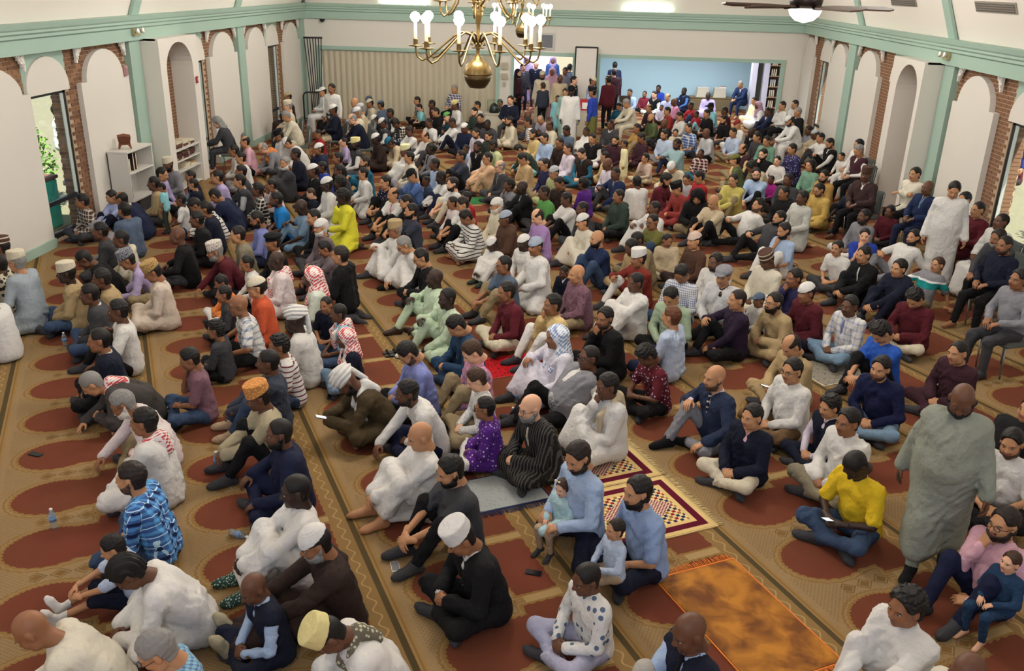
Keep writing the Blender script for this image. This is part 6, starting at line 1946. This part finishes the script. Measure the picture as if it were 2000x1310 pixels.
rug(-7.86, -6.88, -4.80, -3.62, checker_mat('checker_rug_2', .49, .59), MATS['cream_binding'], 'burgundy bordered checkered prayer rug, the farther one under the person in cream scarf', ('y+',), frm=FRC)
def simple_rug(px, py, la, lq, col, ecol, label, fr=(), pat=None):
    P = at(px, py, 0); a_ = P @ U_; q_ = P @ W_
    m = mat('rug_'+col, col, .9, spec=.1)
    x = Mx(m); tc = nd(m, 'ShaderNodeTexCoord').outputs['Object']; v = nd(m, 'ShaderNodeTexVoronoi'); v.inputs['Scale'].default_value = 22; m.node_tree.links.new(tc, v.inputs['Vector'])
    m.node_tree.links.new(x.mix(x.f('LESS_THAN', v.outputs['Distance'], .3), col, pat or ecol), m.node_tree.nodes['Principled BSDF'].inputs['Base Color'])
    rug(a_-la/2, a_+la/2, q_-lq/2, q_+lq/2, m, mat('edge_'+ecol, ecol, .8), label, fr)
simple_rug(1012, 712, .62, 1.0, 'b01a20', 'c8503c', 'bright red patterned prayer rug beside the person in deep blue kurta', (), '3a1420')
simple_rug(985, 958, .60, .75, '9aa0a0', '1c2a55', 'grey prayer rug with navy fringe under the person in pinstriped robe', ('x+',), '8d9494')
simple_rug(945, 391, .6, 1.1, '2f6a3c', '3f8a50', 'green prayer rug in the middle rows near the person in peach kurta')
simple_rug(1640, 722, .7, 1.15, '8a8478', 'd8d2c0', 'grey prayer rug with a white patterned edge under the person in white plaid shirt', (), '5f5a52')
# ---- small things on the floor
SCR = mat('phone_glass', '1a1a20', .12); 
def phone(P, rz, label, body='1b1b1e', scr=None, tilt=0.0):
    o = empty('phone', tuple(P), rz); o.rotation_euler = (tilt, 0, rz); tag(o, label, 'phone', 'phones')
    b = MB(); b.bbox((-.037, -.075, 0), (.037, .075, .009), .004); part(b, 'case', mat('phone_'+body, body, .35, .2), o)
    b = MB(); b.box((-.033, -.064 if body != '1b1b1e' else -.07, .009), (.033, .064 if body != '1b1b1e' else .07, .0098)); part(b, 'screen', scr or SCR, o)
phone(at(70, 888, 0)+np.array([0, 0, .002]), math.radians(75), 'black phone lying on the carpet at the left edge')
phone(at(772, 1107, 0)+np.array([0, 0, .002]), math.radians(18), 'white framed phone lying on the tan carpet seam', 'e4e2de', mat('phone_grey', '6d6e72', .2))
phone(at(1042, 1119, 0)+np.array([0, 0, .002]), math.radians(80), 'black phone lying beside the person in dark navy trousers and blue shirt')
phone(at(645, 775, 0)+np.array([0, 0, .002]), math.radians(10), 'black phone lying before the person in pink and white headcloth')
LIT = mat('lit_screen', 'e8eef4', .3, emit=('dfe9f6', .5))
for px, py, z_, rz, lb in ((693, 741, .30, 40, 'lit phone held by the person in white turban and olive brown robe'), (1700, 920, .34, 60, 'phone held by the person in golden yellow T-shirt'), (1545, 675, .30, 40, 'phone held by the person in khaki tan kurta bending over it'), (1541, 236, .12, 60, 'phone held by the person in white robe on a chair by the right wall')):
    dd = min(ds, key=lambda e: math.hypot(e['x']-px, e['y']-py)) ; J_ = dd['J']
    v_ = ((J_['wr'][0]+J_['wr'][1])/2+(J_['hd'][0][0][:, 1]+J_['hd'][1][0][:, 1])*.055+A(0, .02, .035))*dd['s']; c_, s_ = math.cos(dd['rz']), math.sin(dd['rz'])
    phone(dd['root']+A(c_*v_[0]-s_*v_[1], s_*v_[0]+c_*v_[1], v_[2]), dd['rz'], lb, scr=LIT, tilt=.35)
WATER = mat('bottle_plastic', 'd9e2e6', .08, trans=.85); BLAB = mat('bottle_label', '6f93c0', .5); BCAP = mat('bottle_cap', 'e6e6e4', .4)
def bottle(P, label, lying=None):
    o = empty('water_bottle', tuple(P)); tag(o, label, 'bottle', 'water bottles')
    if lying is not None: o.rotation_euler = (math.pi/2, 0, lying); o.location.z = .034
    b = MB(); b.lathe([(.026, 0), (.032, .006), (.032, .05), (.029, .058), (.032, .066), (.032, .13), (.027, .155), (.016, .178), (.013, .182), (.013, .19)], n=14); part(b, 'plastic_body', WATER, o)
    b = MB(); b.lathe([(.0328, .078), (.0328, .122)], n=14); part(b, 'paper_band', BLAB, o); b = MB(); b.lathe([(.0145, .188), (.0145, .206), (.012, .208)], n=12); part(b, 'cap', BCAP, o)
bottle(at(106, 1030, 0), 'water bottle standing alone on the red carpet niche at the left')
bottle(at(425, 915, 0), 'water bottle standing by the feet of the person in orange patterned cap')
bottle(at(450, 1044, 0), 'water bottle lying on its side on the carpet', math.radians(70))
bottle(at(1009, 786, 0), 'water bottle behind the person in black pinstriped robe, farther one'); bottle(at(1001, 826, 0), 'water bottle just behind the person in black pinstriped robe, nearer one')
bottle(at(633, 645, 0), 'water bottle beside the small person in dark navy polo shirt'); bottle(at(1190, 452, 0), 'water bottle in the middle rows by the person in cream robe'); bottle(at(128, 676, 0), 'water bottle by the hand of the person in white T-shirt at the left')
o = empty('sandals', tuple(at(768, 692, 0)), RZ); tag(o, 'pair of black strappy sandals on the carpet by the person in mint kurta', 'sandals')
for s_ in (1, -1):
    b = MB(); b.prism([(-.04, -.13), (.03, -.13), (.045, .02), (.04, .12), (0, .14), (-.04, .12), (-.045, .02)], 0, .022, 'z', Matrix.Translation((.055*s_, 0, 0))); so = part(b, 'sole', mat('sandal_black', '1a1714', .6), o)
    for yy in (.02, .08, -.08):
        b = MB(); b.tube([(.055*s_-.042, yy, .015), (.055*s_-.02, yy+.01, .06), (.055*s_+.02, yy+.01, .06), (.055*s_+.042, yy, .015)], .009, 5); part(b, 'strap', MATS['sandal_black'], so)
for dd in single:
    if (int(dd['x']), int(dd['y'])) == (1100, 952):      # white hair bow
        b = MB(); J_ = dd['J']
        for s_ in (1, -1): b.lathe([(.004, 0), (.02, .012), (.026, .03), (.015, .045), (.003, .05)], n=8)
        V_ = b.V; n_ = len(V_)//2
        b.V = [tuple(Vector((x_[2] if k_ < n_ else -x_[2], x_[0]*.5, x_[1]))*1.15) for k_, x_ in enumerate(V_)]
        o = part(b, 'hair_bow', mat('bow_white', 'e6dfd4', .7), dd['obj'])
        o.matrix_local = Matrix.Translation(Vector(J_['hc'])) @ Matrix(J_['hR'].tolist()).to_4x4() @ Matrix.Translation((.045, .06, .125)) @ Matrix.Scale(1.3, 4)
# ---- outside the windows: shrubs, brick piers, a turquoise box
LEAF = [mat('leaf_'+str(i), c_, .6) for i, c_ in enumerate(('6f9a3a', '86b048', '557f30'))]
def shrub(loc, R, Hh, n, label):
    r = empty('shrub', loc); tag(r, label, 'shrub', 'shrubs outside the windows'); rr = random.Random(int(loc[1]*10))
    b = MB()
    for k in range(7):
        q = rr.uniform(0, 6.28); b.tube([(0, 0, 0), (R*.3*math.cos(q), R*.3*math.sin(q), Hh*.45), (R*.7*math.cos(q), R*.7*math.sin(q), Hh*.85)], [.03, .02, .008], 5)
    part(b, 'stems', mat('bark', '5a4632', .9), r)
    for li in range(3):
        V = []; F_ = []
        for k in range(n):
            th = rr.uniform(0, 6.28); u = rr.random()**.5; z = Hh*(.12+.88*rr.random()); rad = R*u*math.sin(min(3.0, .5+2.4*z/Hh))
            c_ = Vector((rad*math.cos(th), rad*math.sin(th), z)); d1 = Vector((rr.gauss(0, 1), rr.gauss(0, 1), rr.gauss(0, .7))).normalized(); d2 = d1.orthogonal().normalized(); L_ = rr.uniform(.07, .13)
            i0 = len(V); V += [c_-d1*L_*.5, c_+d2*L_*.3, c_+d1*L_*.5+Vector((0, 0, -.02)), c_-d2*L_*.3]; F_.append((i0, i0+1, i0+2, i0+3))
        me = bpy.data.meshes.new('foliage'); me.from_pydata([tuple(v) for v in V], [], F_); me.materials.append(LEAF[li]); o = link('foliage', me, r); o['kind'] = 'stuff'
shrub((-12.2, 18.4, -.13), 1.1, 2.3, 1300, 'leafy green shrub outside the nearest left window')
shrub((-15.0, 21.5, -.13), 1.5, 2.8, 900, 'leafy green shrub farther out beyond the left windows'); shrub((11.5, 18.4, -.13), 1.3, 2.4, 800, 'leafy green shrub outside the nearest right window')
o = empty('planter', (-10.95, 16.6, -.13)); tag(o, 'turquoise box with a brown rim outside the nearest left window', 'planter')
b = MB(); b.bbox((-.45, -.55, 0), (.5, .85, .98), .02); part(b, 'panel_body', mat('turquoise', '4fd0c0', .5), o); b = MB(); b.bbox((-.48, -.58, .98), (.53, .88, 1.05), .015); part(b, 'rim', mat('rim_brown', '8a5a48', .6), o)

# ------------------------------------------------------------------ thin the figures' surfaces where they are flat
def thin(names, ratio):
    by = {}
    for o in bpy.data.objects:
        if o.type == 'MESH' and len(o.data.polygons) > 500 and re.sub(r'\.\d+$', '', o.data.name) in names: by.setdefault(o.data.name, []).append(o)
    for k, us in by.items():
        m_ = us[0].modifiers.new('thin', 'DECIMATE'); m_.ratio = ratio; m_.use_collapse_triangulate = False
    dg = bpy.context.evaluated_depsgraph_get(); dg.update()
    new = {k: bpy.data.meshes.new_from_object(us[0].evaluated_get(dg), preserve_all_data_layers=False, depsgraph=dg) for k, us in by.items()}
    for k, us in by.items():
        us[0].modifiers.clear(); old = us[0].data; nm = old.name
        for o in us:
            keep = [(s_.link, s_.material) for s_ in o.material_slots]
            o.data = new[k]
            for s_, (l_, mt_) in zip(o.material_slots, keep): s_.link = l_; s_.material = mt_
        bpy.data.meshes.remove(old); new[k].name = nm
thin({'person', 'shirt', 'trousers', 'robe', 'kurta', 'jacket', 'waistcoat', 'tee_shirt', 'polo_shirt', 'hooded_top', 'sock', 'scarf', 'shorts', 'sarong', 'seated_crowd', 'headcloth', 'hood', 'hijab', 'turban'}, .36)

# ------------------------------------------------------------------ the plan was drawn in plan units: bring everything to metres
for o in bpy.data.objects:
    if o.parent is None and o.type not in ('CAMERA', 'LIGHT'):
        o.location = o.location*K; o.scale = o.scale*K
